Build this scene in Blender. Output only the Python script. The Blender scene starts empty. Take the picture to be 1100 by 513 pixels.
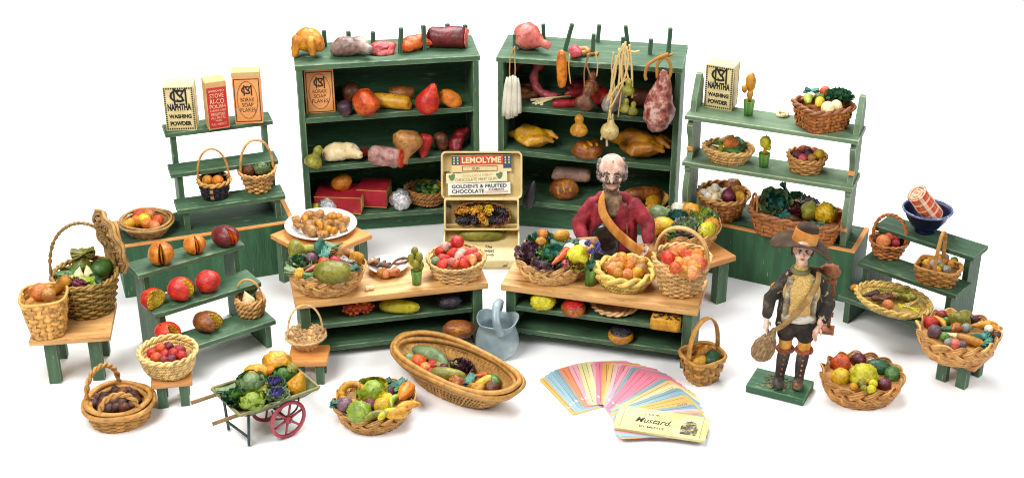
import bpy, bmesh, math, random
import numpy as np
from mathutils import Vector, Matrix, Euler, noise

SC = bpy.context.scene
COL = SC.collection
R = math.radians
PI = math.pi
rng = random.Random(7)

# ------------------------------------------------------------------ camera
PITCH = R(27.0)
FPX = 1594.8                       # focal length in pixels of an 1100 px wide picture
DIST = 15.0
CAM = np.array([0.0, -DIST*math.cos(PITCH), DIST*math.sin(PITCH)])
FWD = np.array([0.0, math.cos(PITCH), -math.sin(PITCH)])
RGT = np.array([1.0, 0, 0])
UPV = np.cross(RGT, FWD)

def at(px, py, z):
    d = FWD*FPX + RGT*(px-550) + UPV*(256.5-py)
    t = (z-CAM[2])/d[2]
    return CAM + d*t
def ppu(p):                        # picture pixels per unit of length at a point
    return FPX/float((np.array(p)-CAM) @ FWD)
def height_at(py, xy):
    k = (256.5-py)/FPX
    a = np.array([xy[0], xy[1], 0])-CAM
    v = UPV-k*FWD
    return float(-(a@v)/v[2])

cd = bpy.data.cameras.new('camera')
cam = bpy.data.objects.new('camera', cd)
COL.objects.link(cam)
cam.location = CAM
cam.rotation_euler = (PI/2-PITCH, 0, 0)
cd.sensor_width = 36
cd.lens = 36*FPX/1100
cd.clip_start = 0.1
cd.clip_end = 200
SC.camera = cam

# ------------------------------------------------------------------ materials
def lin(c):
    if isinstance(c, str):
        c = [int(c[i:i+2], 16)/255 for i in (0, 2, 4)]
    return tuple((x/12.92 if x <= .04045 else ((x+.055)/1.055)**2.4) for x in c)

_M = {}
def mat(c1, c2=None, c3=None, rough=.5, scale=5, stretch=(1, 1, 1), bump=.0, bscale=None, island=0.0, objvar=0.0,
        lo=.35, hi=.65, detail=4, coat=0.0, metal=0.0, speck=None, speckscale=30, specklo=.66, transl=0.0, spec=.5, speckmix=1.0):
    key = repr((c1, c2, c3, rough, scale, stretch, bump, bscale, island, objvar, lo, hi, detail, coat, metal, speck, speckscale, specklo, transl, spec, speckmix))
    if key in _M: return _M[key]
    m = bpy.data.materials.new('finish_%d' % len(_M))
    m.use_nodes = True
    nt = m.node_tree; N = nt.nodes; L = nt.links
    b = N['Principled BSDF']
    b.inputs['Roughness'].default_value = rough
    b.inputs['Metallic'].default_value = metal
    b.inputs['Coat Weight'].default_value = coat
    b.inputs['Coat Roughness'].default_value = .15
    b.inputs['Specular IOR Level'].default_value = spec
    tc = N.new('ShaderNodeTexCoord'); mp = N.new('ShaderNodeMapping')
    mp.inputs['Scale'].default_value = stretch
    L.new(tc.outputs['Object'], mp.inputs['Vector'])
    vec = mp.outputs['Vector']
    if objvar:
        oi = N.new('ShaderNodeObjectInfo')
        ad = N.new('ShaderNodeVectorMath'); ad.operation = 'ADD'
        ml = N.new('ShaderNodeMath'); ml.operation = 'MULTIPLY'; ml.inputs[1].default_value = 37
        L.new(oi.outputs['Random'], ml.inputs[0]); L.new(vec, ad.inputs[0]); L.new(ml.outputs[0], ad.inputs[1])
        vec = ad.outputs[0]
    nz = N.new('ShaderNodeTexNoise'); nz.inputs['Scale'].default_value = scale
    nz.inputs['Detail'].default_value = detail
    nz.inputs['Roughness'].default_value = .62
    L.new(vec, nz.inputs['Vector'])
    cr = N.new('ShaderNodeValToRGB')
    c2 = c2 or c1
    e = cr.color_ramp.elements
    e[0].position = lo; e[0].color = (*lin(c1), 1)
    e[1].position = hi; e[1].color = (*lin(c2), 1)
    if c3:
        x = e.new((lo+hi)/2+.02); x.color = (*lin(c2), 1)
        e[2].color = (*lin(c3), 1)
    L.new(nz.outputs['Fac'], cr.inputs['Fac'])
    out = cr.outputs['Color']
    if speck:
        n2 = N.new('ShaderNodeTexNoise'); n2.inputs['Scale'].default_value = speckscale; n2.inputs['Detail'].default_value = 3
        L.new(vec, n2.inputs['Vector'])
        r2 = N.new('ShaderNodeValToRGB')
        r2.color_ramp.elements[0].position = specklo; r2.color_ramp.elements[1].position = specklo+.04
        L.new(n2.outputs['Fac'], r2.inputs['Fac'])
        mx = N.new('ShaderNodeMixRGB'); mx.inputs[2].default_value = (*lin(speck), 1)
        L.new(r2.outputs['Color'], mx.inputs[0]); L.new(out, mx.inputs[1]); out = mx.outputs[0]
        if speckmix < 1:
            sm = N.new('ShaderNodeMath'); sm.operation = 'MULTIPLY'; sm.inputs[1].default_value = speckmix
            L.new(r2.outputs['Color'], sm.inputs[0]); L.new(sm.outputs[0], mx.inputs[0])
    if island or objvar:
        hs = N.new('ShaderNodeHueSaturation')
        mr = N.new('ShaderNodeMapRange')
        a = island or objvar
        mr.inputs['To Min'].default_value = 1-a; mr.inputs['To Max'].default_value = 1+a
        if island:
            g = N.new('ShaderNodeNewGeometry'); L.new(g.outputs['Random Per Island'], mr.inputs['Value'])
        else:
            L.new(oi.outputs['Random'], mr.inputs['Value'])
        L.new(mr.outputs[0], hs.inputs['Value']); L.new(out, hs.inputs['Color']); out = hs.outputs['Color']
    L.new(out, b.inputs['Base Color'])
    if bump:
        n3 = N.new('ShaderNodeTexNoise'); n3.inputs['Scale'].default_value = bscale or scale*3; n3.inputs['Detail'].default_value = 5
        L.new(vec, n3.inputs['Vector'])
        bp = N.new('ShaderNodeBump'); bp.inputs['Strength'].default_value = bump; bp.inputs['Distance'].default_value = .02
        L.new(n3.outputs['Fac'], bp.inputs['Height']); L.new(bp.outputs['Normal'], b.inputs['Normal'])
    _M[key] = m
    return m

WORN = {}
def green(ax='x', tone=0):
    st = {'x': (1.2, 9, 9), 'y': (9, 1.2, 9), 'z': (9, 9, 1.2)}[ax]
    cs = [('2c442f', '426245', '63845f'), ('1d3f28', '2c5a38', '437149'), ('4d634a', '667f60', '869b7c'), ('24392a', '365239', '4c6b4b')][tone]
    e = [('3f614a', '7d9470', 'b39a66'), ('2f5a40', '55805c', 'a38a58'), ('778e6a', 'a3b290', 'c0a878'), ('36553f', '5f7c58', '9a8656')][tone]
    m = mat(*cs, rough=.6, scale=1.5, stretch=st, bump=.35, bscale=7, lo=.2, hi=.84, detail=7, speck='8a9270', speckscale=5.3, specklo=.665, speckmix=.8)
    WORN[m.name] = mat(*e, rough=.6, scale=9, lo=.38, hi=.74, detail=5)
    return m
def pine(ax='x', tone=0):
    st = {'x': (1, 10, 10), 'y': (10, 1, 10), 'z': (10, 10, 1)}[ax]
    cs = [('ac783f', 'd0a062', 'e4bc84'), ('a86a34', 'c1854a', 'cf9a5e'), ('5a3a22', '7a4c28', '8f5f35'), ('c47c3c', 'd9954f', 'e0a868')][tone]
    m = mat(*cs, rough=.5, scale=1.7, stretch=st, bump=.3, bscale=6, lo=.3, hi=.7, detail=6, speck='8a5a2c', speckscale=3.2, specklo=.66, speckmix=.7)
    WORN[m.name] = mat(cs[0], cs[1], '8a5a30', rough=.6, scale=9, lo=.35, hi=.75)
    return m
def straw(c, var=.34, rough=.45):
    c = lin(c)
    def s(k): return tuple(min(1, max(0, x*k)) for x in c)
    def g(t): return tuple((12.92*x if x <= .0031308 else 1.055*x**(1/2.4)-.055) for x in t)
    return mat(g(s(.62)), g(s(1.02)), g(s(1.36)), rough=rough, scale=16, island=var, bump=.3, bscale=60, lo=.3, hi=.72, detail=5, spec=.35)
def plain(c, rough=.5, **k): return mat(c, None, rough=rough, **k)

# ------------------------------------------------------------------ mesh builder
def catmull(P, n):
    P = np.array(P, float)
    Q = np.vstack([2*P[0]-P[1], P, 2*P[-1]-P[-2]])
    out = []
    for i in range(len(P)-1):
        a, b, c, d = Q[i:i+4]
        for t in np.linspace(0, 1, n, endpoint=False):
            out.append(.5*((2*b)+(-a+c)*t+(2*a-5*b+4*c-d)*t*t+(-a+3*b-3*c+d)*t**3))
    out.append(P[-1])
    return np.array(out)

class MB:
    def __init__(s): s.v = []; s.f = []; s.m = []; s.n = 0
    def add(s, v, f, mi=0, X=None):
        v = np.asarray(v, float)
        if X is not None:
            X = np.array(X); v = v @ X[:3, :3].T + X[:3, 3]
        o = s.n
        s.v.append(v); s.f.extend([tuple(i+o for i in q) for q in f]); s.m.extend([mi]*len(f)); s.n += len(v)
        return s
    def box(s, x0, x1, y0, y1, z0, z1, mi=0, X=None):
        v = [(x, y, z) for x in (x0, x1) for y in (y0, y1) for z in (z0, z1)]
        f = [(0, 1, 3, 2), (4, 6, 7, 5), (0, 4, 5, 1), (2, 3, 7, 6), (0, 2, 6, 4), (1, 5, 7, 3)]
        return s.add(v, f, mi, X)
    def prism(s, poly, a0, a1, axis='x', mi=0, X=None):
        n = len(poly); v = []
        for a in (a0, a1):
            for p, q in poly:
                v.append({'x': (a, p, q), 'y': (p, a, q), 'z': (p, q, a)}[axis])
        f = [tuple(range(n)), tuple(range(2*n-1, n-1, -1))]
        f += [(i, i+n, (i+1) % n+n, (i+1) % n) for i in range(n)]
        return s.add(v, f, mi, X)
    def tube(s, P, r, sides=6, closed=False, flat=1.0, ref=None, mi=0, X=None, caps=True):
        P = np.asarray(P, float); n = len(P)
        r = np.broadcast_to(np.asarray(r, float), (n,))
        if closed: T = np.roll(P, -1, 0)-np.roll(P, 1, 0)
        else:
            T = np.gradient(P, axis=0)
        T /= np.linalg.norm(T, axis=1)[:, None]+1e-12
        if ref is not None:
            ref = np.broadcast_to(np.asarray(ref, float), (n, 3))
            A = np.cross(T, ref); A /= np.linalg.norm(A, axis=1)[:, None]+1e-12
        else:
            A = np.zeros((n, 3))
            a = np.cross(T[0], [0.13, .21, .97])
            if np.linalg.norm(a) < .1: a = np.cross(T[0], [1, 0, 0])
            for i in range(n):
                a = a-T[i]*(a@T[i]); a = a/(np.linalg.norm(a)+1e-12); A[i] = a
        B = np.cross(A, T)
        th = np.arange(sides)*2*PI/sides
        V = P[:, None, :]+(A[:, None, :]*np.cos(th)[None, :, None]*flat+B[:, None, :]*np.sin(th)[None, :, None])*r[:, None, None]
        V = V.reshape(-1, 3)
        f = []
        m = n if closed else n-1
        for i in range(m):
            j = (i+1) % n
            for k in range(sides):
                l = (k+1) % sides
                f.append((i*sides+k, i*sides+l, j*sides+l, j*sides+k))
        if not closed and caps:
            f.append(tuple(range(sides-1, -1, -1))); f.append(tuple((n-1)*sides+k for k in range(sides)))
        return s.add(V, f, mi, X)
    def lathe(s, prof, seg=24, mi=0, X=None, ex=1, ey=1):     # prof: (r, z)
        n = len(prof); v = []; f = []
        for r, z in prof:
            for k in range(seg):
                a = 2*PI*k/seg; v.append((r*math.cos(a)*ex, r*math.sin(a)*ey, z))
        for i in range(n-1):
            for k in range(seg):
                l = (k+1) % seg
                f.append((i*seg+k, i*seg+l, (i+1)*seg+l, (i+1)*seg+k))
        if prof[0][0] > 1e-6: f.append(tuple(range(seg-1, -1, -1)))
        if prof[-1][0] > 1e-6: f.append(tuple((n-1)*seg+k for k in range(seg)))
        return s.add(v, f, mi, X)
    def ball(s, c, r, sub=2, mi=0, amp=0, freq=2, seed=0, X=None):
        v, f = ico(sub)
        v = v.copy()
        if amp:
            v *= np.array([1+amp*noise.noise(Vector(p)*freq+Vector((seed*3.1, seed*1.7, seed))) for p in v])[:, None]
        return s.add(v*np.array(r)+np.array(c), f, mi, X)
    def mesh(s, name, mats, smooth=True, bevel=0, sharp=None, clean=True, edge=None):
        me = bpy.data.meshes.new(name)
        me.from_pydata(np.vstack(s.v).tolist(), [], s.f)
        me.polygons.foreach_set('material_index', s.m)
        if bevel and not edge and not isinstance(mats, (list, tuple)): edge = WORN.get(mats.name)
        for m in (mats if isinstance(mats, (list, tuple)) else [mats]): me.materials.append(m)
        if edge: me.materials.append(edge)
        if bevel:
            bm = bmesh.new(); bm.from_mesh(me)
            bmesh.ops.remove_doubles(bm, verts=bm.verts, dist=1e-5)
            bmesh.ops.recalc_face_normals(bm, faces=bm.faces)
            ed = [e for e in bm.edges if len(e.link_faces) == 2 and e.calc_face_angle(0) > .6]
            bmesh.ops.bevel(bm, geom=ed, offset=bevel, segments=2, affect='EDGES', profile=.6, material=1 if edge else -1)
            bm.to_mesh(me); bm.free()
        elif clean:
            bm = bmesh.new(); bm.from_mesh(me); bmesh.ops.recalc_face_normals(bm, faces=bm.faces); bm.to_mesh(me); bm.free()
        me.polygons.foreach_set('use_smooth', [bool(smooth)]*len(me.polygons))
        if smooth and sharp: me.set_sharp_from_angle(angle=R(sharp))
        me.update()
        return me
    def obj(s, name, mats, parent=None, smooth=True, bevel=0, sharp=None):
        return link(name, s.mesh(name, mats, smooth, bevel, sharp), parent)

def link(name, data, parent=None):
    o = bpy.data.objects.new(name, data); COL.objects.link(o)
    if parent is not None: o.parent = parent
    return o
_ico = {}
def ico(sub):
    if sub not in _ico:
        bm = bmesh.new(); bmesh.ops.create_icosphere(bm, subdivisions=sub, radius=1)
        bm.verts.ensure_lookup_table()
        _ico[sub] = (np.array([v.co[:] for v in bm.verts]), [tuple(v.index for v in f.verts) for f in bm.faces])
        bm.free()
    return _ico[sub]
def tag(o, label, cat, group=None, kind=None):
    if label: o['label'] = label
    if cat: o['category'] = cat
    if group: o['group'] = group
    if kind: o['kind'] = kind
    return o
def thing(name, label, cat, loc, rz=0, group=None):
    o = bpy.data.objects.new(name, None); COL.objects.link(o)
    o.location = loc; o.rotation_euler = (0, 0, rz); o.empty_display_size = .05
    return tag(o, label, cat, group)
def rot(x=0, y=0, z=0): return Euler((R(x), R(y), R(z))).to_matrix().to_4x4()
def tr(x, y, z): return Matrix.Translation((x, y, z))

def blob(el, vox=.02, it=4, fac=.5):      # ellipsoids / tapered capsules fused into one skin
    b = MB()
    for e in el:
        if e[0] == 'e':
            X = tr(*e[1])
            if len(e) > 3: X = X @ rot(*e[3])
            b.add(ico(3)[0]*np.array(e[2]), ico(3)[1], 0, X)
        else:
            p, q, r0, r1 = e[1:]
            p = np.array(p, float); q = np.array(q, float)
            d = (q-p)/(np.linalg.norm(q-p)+1e-9)
            P = []; rr = []
            for a in (-1, -.87, -.5): P.append(p+d*r0*a); rr.append(r0*math.sqrt(max(.0004, 1-a*a)))
            for t in (0, .25, .5, .75, 1): P.append(p+(q-p)*t); rr.append(r0+(r1-r0)*t)
            for a in (.5, .87, 1): P.append(q+d*r1*a); rr.append(r1*math.sqrt(max(.0004, 1-a*a)))
            b.tube(P, rr, 12)
    me = b.mesh('blob', [])
    o = bpy.data.objects.new('blob', me); COL.objects.link(o)
    m = o.modifiers.new('r', 'REMESH'); m.mode = 'VOXEL'; m.voxel_size = vox
    if it:
        m = o.modifiers.new('s', 'SMOOTH'); m.iterations = it; m.factor = fac
    dg = bpy.context.evaluated_depsgraph_get(); dg.update()
    ev = o.evaluated_get(dg)
    out = bpy.data.meshes.new_from_object(ev)
    bpy.data.objects.remove(o); bpy.data.meshes.remove(me)
    out.polygons.foreach_set('use_smooth', [True]*len(out.polygons))
    return out
def add_mesh(b, me, mi=0, X=None):         # fold a ready mesh into a builder
    v = np.zeros(len(me.vertices)*3); me.vertices.foreach_get('co', v)
    b.add(v.reshape(-1, 3), [tuple(p.vertices) for p in me.polygons], mi, X)

_T = {}
def text2d(s, bold=0.0, shear=0.0):
    k = (s, bold, shear)
    if k not in _T:
        c = bpy.data.curves.new('t', 'FONT'); c.body = s; c.size = 1; c.offset = bold; c.shear = shear
        c.align_x = 'CENTER'; c.align_y = 'CENTER'; c.resolution_u = 3
        o = bpy.data.objects.new('t', c); COL.objects.link(o)
        dg = bpy.context.evaluated_depsgraph_get(); dg.update()
        me = bpy.data.meshes.new_from_object(o.evaluated_get(dg))
        v = np.array([x.co[:] for x in me.vertices]); f = [tuple(p.vertices) for p in me.polygons]
        bpy.data.objects.remove(o); bpy.data.curves.remove(c); bpy.data.meshes.remove(me)
        mn, mx = v[:, :2].min(0), v[:, :2].max(0)
        v = (v[:, :2]-(mn+mx)/2)
        _T[k] = (v, f, mx-mn)
    return _T[k]
def put_text(b, s, X, w, h, cx, cz, mi=0, bold=0.0, shear=0.0, lift=.002):
    """text centred at (cx, cz) of the local front face plane (x right, z up, looking along +y)"""
    v, f, sz = text2d(s, bold, shear)
    v = v*np.array([w/sz[0], h/sz[1]])
    b.add(np.c_[v[:, 0]+cx, np.full(len(v), -lift), v[:, 1]+cz], f, mi, X)
# ------------------------------------------------------------------ baskets
def rope(b, P, r, turns, strands=2, closed=False, ref=(0, 0, 1), sides=5, mi=0):
    P = np.asarray(P, float); n = len(P)
    T = (np.roll(P, -1, 0)-np.roll(P, 1, 0)) if closed else np.gradient(P, axis=0)
    T /= np.linalg.norm(T, axis=1)[:, None]+1e-12
    rf = np.broadcast_to(np.asarray(ref, float), (n, 3))
    A = np.cross(T, rf); A /= np.linalg.norm(A, axis=1)[:, None]+1e-12
    B = np.cross(A, T)
    u = np.arange(n)/(n if closed else n-1)
    for k in range(strands):
        a = 2*PI*(turns*u+k/strands)
        b.tube(P+r*.55*(A*np.cos(a)[:, None]+B*np.sin(a)[:, None]), r*(.62 if strands == 2 else .5), sides, closed, ref=rf, mi=mi)

def basket(label, cx, w, ybot, yrim, zs, rb=.75, style='wicker', col='c08a4a', ex=1., ey=1., rz=0, n=2., rows=None, stakes=26,
           handle=None, hthick=.013, rim='rope', rimcol=None, p=.8, thick=None, m=5, xy=None, wd=None, h=None, hcol=None, amp=None,
           fill=.5, tilt=None, name='basket', group=None, liner=True, cat='basket', tint=None):
    seed = rng.random()*10
    if xy is None:
        g = at(cx, ybot, zs); wd = w/ppu(g)/2/ex if wd is None else wd
        xy = (g[0], g[1]+wd*rb*ey)
    Rt = wd; Rb = wd*rb
    if h is None: h = height_at(yrim, xy)-zs
    root = thing(name, label, cat, (xy[0], xy[1], zs), R(rz), group)
    if tilt: root.rotation_euler = (R(tilt[0]), R(tilt[1]), R(rz))
    wm = straw(col); 
    wob = lambda th: 1+.02*np.sin(2*th+seed)+.015*np.sin(3*th+seed*2)
    def pos(th, t, off=0.):
        th = np.asarray(th, float); t = np.broadcast_to(np.asarray(t, float), th.shape)
        c, s = np.cos(th), np.sin(th)
        k = (np.abs(c)**n+np.abs(s)**n)**(-1/n)
        r = (Rb+(Rt-Rb)*np.clip(t, 0, 2)**p)*k*wob(th)+off
        return np.stack([ex*r*c, ey*r*s, h*t], -1)
    b = MB()
    circ = 2*PI*(Rt+Rb)/2*(ex+ey)/2
    if style == 'wicker':
        rows = int((rows or max(5, int(h/.032)))*1.25)
        tk = thick or h/rows*.54
        am = (amp or tk*.8)
        th = np.linspace(0, 2*PI, stakes*3, endpoint=False)
        for i in range(rows):
            t = (i+.5)/rows
            b.tube(pos(th, t+.006*np.sin(3*th+i*2+seed), am*np.cos(stakes/2*th+PI*i)), tk*rng.uniform(.85, 1.1), 5, True, ref=(0, 0, 1))
        for j in range(stakes):
            a = 2*PI*j/stakes
            tt = np.linspace(0, 1, 5)
            b.tube(pos(np.full(5, a), tt), tk*.8, 4, ref=(-math.sin(a), math.cos(a), 0))
    elif style == 'ribbed':
        th = np.linspace(0, 2*PI, 160, endpoint=False)
        for t in (.04, .2, .36, .52, .68, .84): b.tube(pos(th, t, .0), thick*.8, 5, True, ref=(0, 0, 1))
        for j in range(stakes):
            a = 2*PI*j/stakes+rng.uniform(-.004, .004)
            tt = np.linspace(0, 1, 7)
            b.tube(pos(a+.10*tt, tt, .004*np.sin(tt*9+j)), thick*rng.uniform(.75, 1.1), 5, ref=(-math.sin(a), math.cos(a), 0))
            b.tube(pos(a+.07-.10*tt, tt, -.006), thick*.6, 4, ref=(-math.sin(a), math.cos(a), 0))
    elif style == 'splint':
        rows = rows or max(4, int(h/.055))
        hr = h/rows
        tk = .008
        th = np.linspace(0, 2*PI, stakes*4, endpoint=False)
        am = amp or .010
        for i in range(rows):
            b.tube(pos(th, (i+.5)/rows, am*np.cos(stakes/2*th+PI*i)), hr*.46, 6, True, ref=(0, 0, 1), flat=.18, mi=0)
        sw = circ/stakes*.36
        for j in range(stakes):
            a = 2*PI*j/stakes
            tt = np.linspace(0, 1, rows*2+1)
            b.tube(pos(np.full(len(tt), a), tt, am*.9*np.sin(tt*PI*rows+PI*(j % 2)+PI/2)*-1), sw, 6, ref=(-math.sin(a), math.cos(a), 0), flat=.2, mi=1 if tint and j % 4 == 0 else 0)
    elif style == 'braid':
        tk = thick or max(.0075, h*.040)
        th = np.linspace(0, 2*PI, 40*m, endpoint=False)
        for q in range(3):
            for j in (-2, -1, 0, 1, 2):
                f = m*th+2*PI*q/3
                t = .60+.26*np.sin(f)+j*tk*1.9/h
                b.tube(pos(th, t, tk*2.2*np.sin(2*f)+.004*math.sin(j+q)), tk*rng.uniform(.8, 1.12), 5, True, ref=(0, 0, 1))
        for i in range(8):
            b.tube(pos(th, .03+.055*i, .006*np.cos(14*th+PI*i)), tk*1.15, 5, True, ref=(0, 0, 1))
        for j in range(int(4*m)):
            a = 2*PI*j/(4*m); tt = np.linspace(0, .85, 4)
            b.tube(pos(np.full(4, a), tt, -tk*1.2), tk*.8, 4, ref=(-math.sin(a), math.cos(a), 0))
    elif style == 'coil':
        rows = rows or max(3, int(h/.045))
        th = np.linspace(0, 2*PI, 120, endpoint=False)
        r = h/rows*.62
        for i in range(rows):
            rope(b, pos(th, (i+.5)/rows, .004*np.sin(5*th+i)), r, int(circ/(r*3.2)), 3, True)
    elif style == 'chip':
        prof = [(0.0, 0), (Rb, 0), (Rb+(Rt-Rb)*.5, h*.5), (Rt, h), (Rt-.012, h), (Rb+(Rt-Rb)*.5-.014, h*.5), (Rb-.014, .015), (0, .015)]
        b.lathe(prof, 40, ex=ex, ey=ey)
    weave_mats = [wm] + ([straw(tint)] if tint else [])
    b.obj('woven_body', weave_mats, root)
    if liner and style != 'chip':
        l = MB(); S = 32
        th = np.linspace(0, 2*PI, S, endpoint=False)
        top = .9 if style != 'braid' else .42
        rings = [pos(th, 0.02, -.001), pos(th, top, -.001)]
        v = np.vstack(rings); f = [(k, (k+1) % S, S+(k+1) % S, S+k) for k in range(S)]
        l.add(v, f)
        if style == 'braid': fill = max(fill, .66)
        fl = pos(th, fill, -.01); fl[:, 2] = h*fill
        l.add(np.vstack([fl, [[0, 0, h*fill]]]), [(k, (k+1) % S, S) for k in range(S)])
        f0 = pos(th, 0.02, -.006)
        l.add(np.vstack([f0, [[0, 0, f0[0, 2]]]]), [(k, (k+1) % S, S) for k in range(S)])
        l.obj('inner_base', straw(hcol or col), root, smooth=False)
    if rim:
        rb_ = MB(); th = np.linspace(0, 2*PI, 132, endpoint=False)
        rt = (thick or .013)*1.25 if not isinstance(rim, tuple) else rim[1]
        kind = rim if isinstance(rim, str) else rim[0]
        if style == 'braid' and kind == 'rope': pass
        elif kind == 'rope': rope(rb_, pos(th, 1.0), rt*1.3, int(circ/(rt*7)), 2, True)
        elif kind == 'ring': rb_.tube(pos(th, 1.0), rt, 6, True, ref=(0, 0, 1))
        elif kind == 'thick': 
            for q in range(4):
                rb_.tube(pos(th, 1.0+.05*np.sin(3*th+q*1.5), rt*1.1*math.cos(q*1.57)) + np.array([0, 0, 1])*rt*1.1*math.sin(q*1.57), rt*.85, 5, True, ref=(0, 0, 1))
        elif kind == 'frill':
            nn = int(circ/.07)
            rb_.tube(pos(np.linspace(0, 2*PI, nn*6, endpoint=False), 1.0+.07*np.sin(np.linspace(0, 2*PI, nn*6, endpoint=False)*nn), .01), rt*.8, 5, True, ref=(0, 0, 1))
            rb_.tube(pos(np.linspace(0, 2*PI, nn*6, endpoint=False), 1.0-.07*np.sin(np.linspace(0, 2*PI, nn*6, endpoint=False)*nn), .015), rt*.8, 5, True, ref=(0, 0, 1))
        if rb_.n: rb_.obj('rim', straw(rimcol or col), root)
    for hd in (handle or []):
        ang, peak, kind = hd[:3]
        span = hd[3] if len(hd) > 3 else PI
        hb = MB()
        A = pos([R(ang)-rz*PI/180], .92)[0]; B_ = pos([R(ang)-rz*PI/180+span], .92)[0]
        hh = peak
        s = np.linspace(0, PI, 34)
        mid = (A+B_)/2
        P = mid+np.cos(s)[:, None]*(A-B_)/2
        P[:, 2] += hh*np.sin(s)**.75
        ref = np.cross(A-B_, [0, 0, 1]); ref = ref/np.linalg.norm(ref)
        if kind == 'rope': rope(hb, P, hthick*1.25, hh*2.6/(hthick*8), 2, ref=ref)
        elif kind == 'flat': hb.tube(P, hthick*1.6, 6, flat=.35, ref=ref)
        elif kind == 'pair':
            hb.tube(P+ref*hthick, hthick, 5, ref=ref); hb.tube(P-ref*hthick, hthick, 5, ref=ref)
            hb.tube(P*np.array([1, 1, .985]), hthick, 5, ref=ref)
        else: hb.tube(P, hthick, 6, ref=ref)
        hb.obj('handle', straw(hcol or rimcol or col), root)
    return dict(root=root, xy=xy, zr=zs+h, h=h, rt=Rt, zs=zs, pos=pos)

# ------------------------------------------------------------------ foods
PAL = dict(
    red=('8e1c12', 'c2301f', 'd9573a'), tomato=('a8200f', 'd23a20', 'e0643c'), crimson=('6d0f1c', '9a1a2b', 'b5384a'), darkred=('43100f', '6a1a1b', '8a2d2a'),
    orange=('c8641c', 'e28a34', 'efaa58'), redorange=('b8401c', 'd9602c', 'e88a4c'), amber=('a8661a', 'd0902c', 'e6b054'), gold=('b87a1c', 'dca232', 'edc25c'),
    yellow=('c79a18', 'e6bf2c', 'f2d75a'), lemon=('bcae20', 'd9cf38', 'e9e26c'), olive=('6d6a22', '8f8a34', 'b0a84c'), lime=('7f9a30', 'a4bb4c', 'c4d37a'),
    green=('2f5a26', '4f7d35', '78a050'), dkgreen=('1b3d28', '2a5c38', '41794c'), bluegreen=('22544a', '3a7a68', '6aa48a'), sage=('5d7550', '7f9668', 'a8b88a'),
    brown=('4a2818', '6d3c22', '8a5632'), tan=('9c6a3a', 'c08c54', 'd8ac78'), dkbrown=('2c1812', '4a2a20', '63402e'), mauve=('5c3f4c', '7d5c66', '9c8086'),
    purple=('2e1826', '4e2a3c', '6c4254'), plum=('4a1626', '6e2438', '8c3c4e'), black=('17151c', '2a2630', '46404a'), grey=('7c7a74', 'a09c92', 'c4c0b6'),
    white=('cfc7b4', 'e4dcc9', 'f2ecdf'), cream=('d8bd86', 'e8d3a2', 'f2e4c2'), pink=('c05a52', 'd9786c', 'eaa494'), palepink=('cf9a88', 'e0b6a4', 'eed0c2'),
    rose=('b84a50', 'd0616a', 'e38f92'), peach=('d6703c', 'e8935c', 'f2b486'), foil=('a8a8a8', 'd0d0d0', 'f0f0f0'), golden=('a8651a', 'd08a2c', 'e2a748'),
    crust=('6d3416', '9c5a26', 'c98e48'), nutbrown=('2e1a14', '4f2c1e', '70432e'), meat=('8a2c2c', 'b04a44', 'cf8074'), mould=('6d4a48', 'a08478', 'cdb8a2'),
    raffia=('b89a58', 'd6bd80', 'e8d6a4'), teal=('1f4f48', '2f7265', '59988a'), violet=('3a3364', '5a5290', '8a84b4'), blue=('16225a', '24357c', '3c5098'))
def fm(c, rough=.47, coat=.08, **k):
    a = PAL[c] if isinstance(c, str) else c
    def sat(c, k):
        c = lin(c); m_ = sum(c)/3; c = [min(.9, max(.004, (m_+(x-m_)*1.12)*k)) for x in c]
        return tuple((12.92*x if x <= .0031308 else 1.055*x**(1/2.4)-.055) for x in c)
    if c not in ('white', 'cream', 'foil'): a = (sat(a[0], .62), sat(a[1], .78), sat(a[2], .86))
    d_ = tuple(lin(a[0])); dk = tuple((12.92*x*.45 if x*.45 <= .0031308 else 1.055*(x*.45)**(1/2.4)-.055) for x in d_)
    kw = dict(rough=rough, scale=2.4, bump=.45, bscale=9, objvar=.18, coat=coat, lo=.3, hi=.74, detail=6, speck=dk, speckscale=8, specklo=.58, speckmix=.45)
    kw.update(k)
    return mat(*a, **kw)

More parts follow.
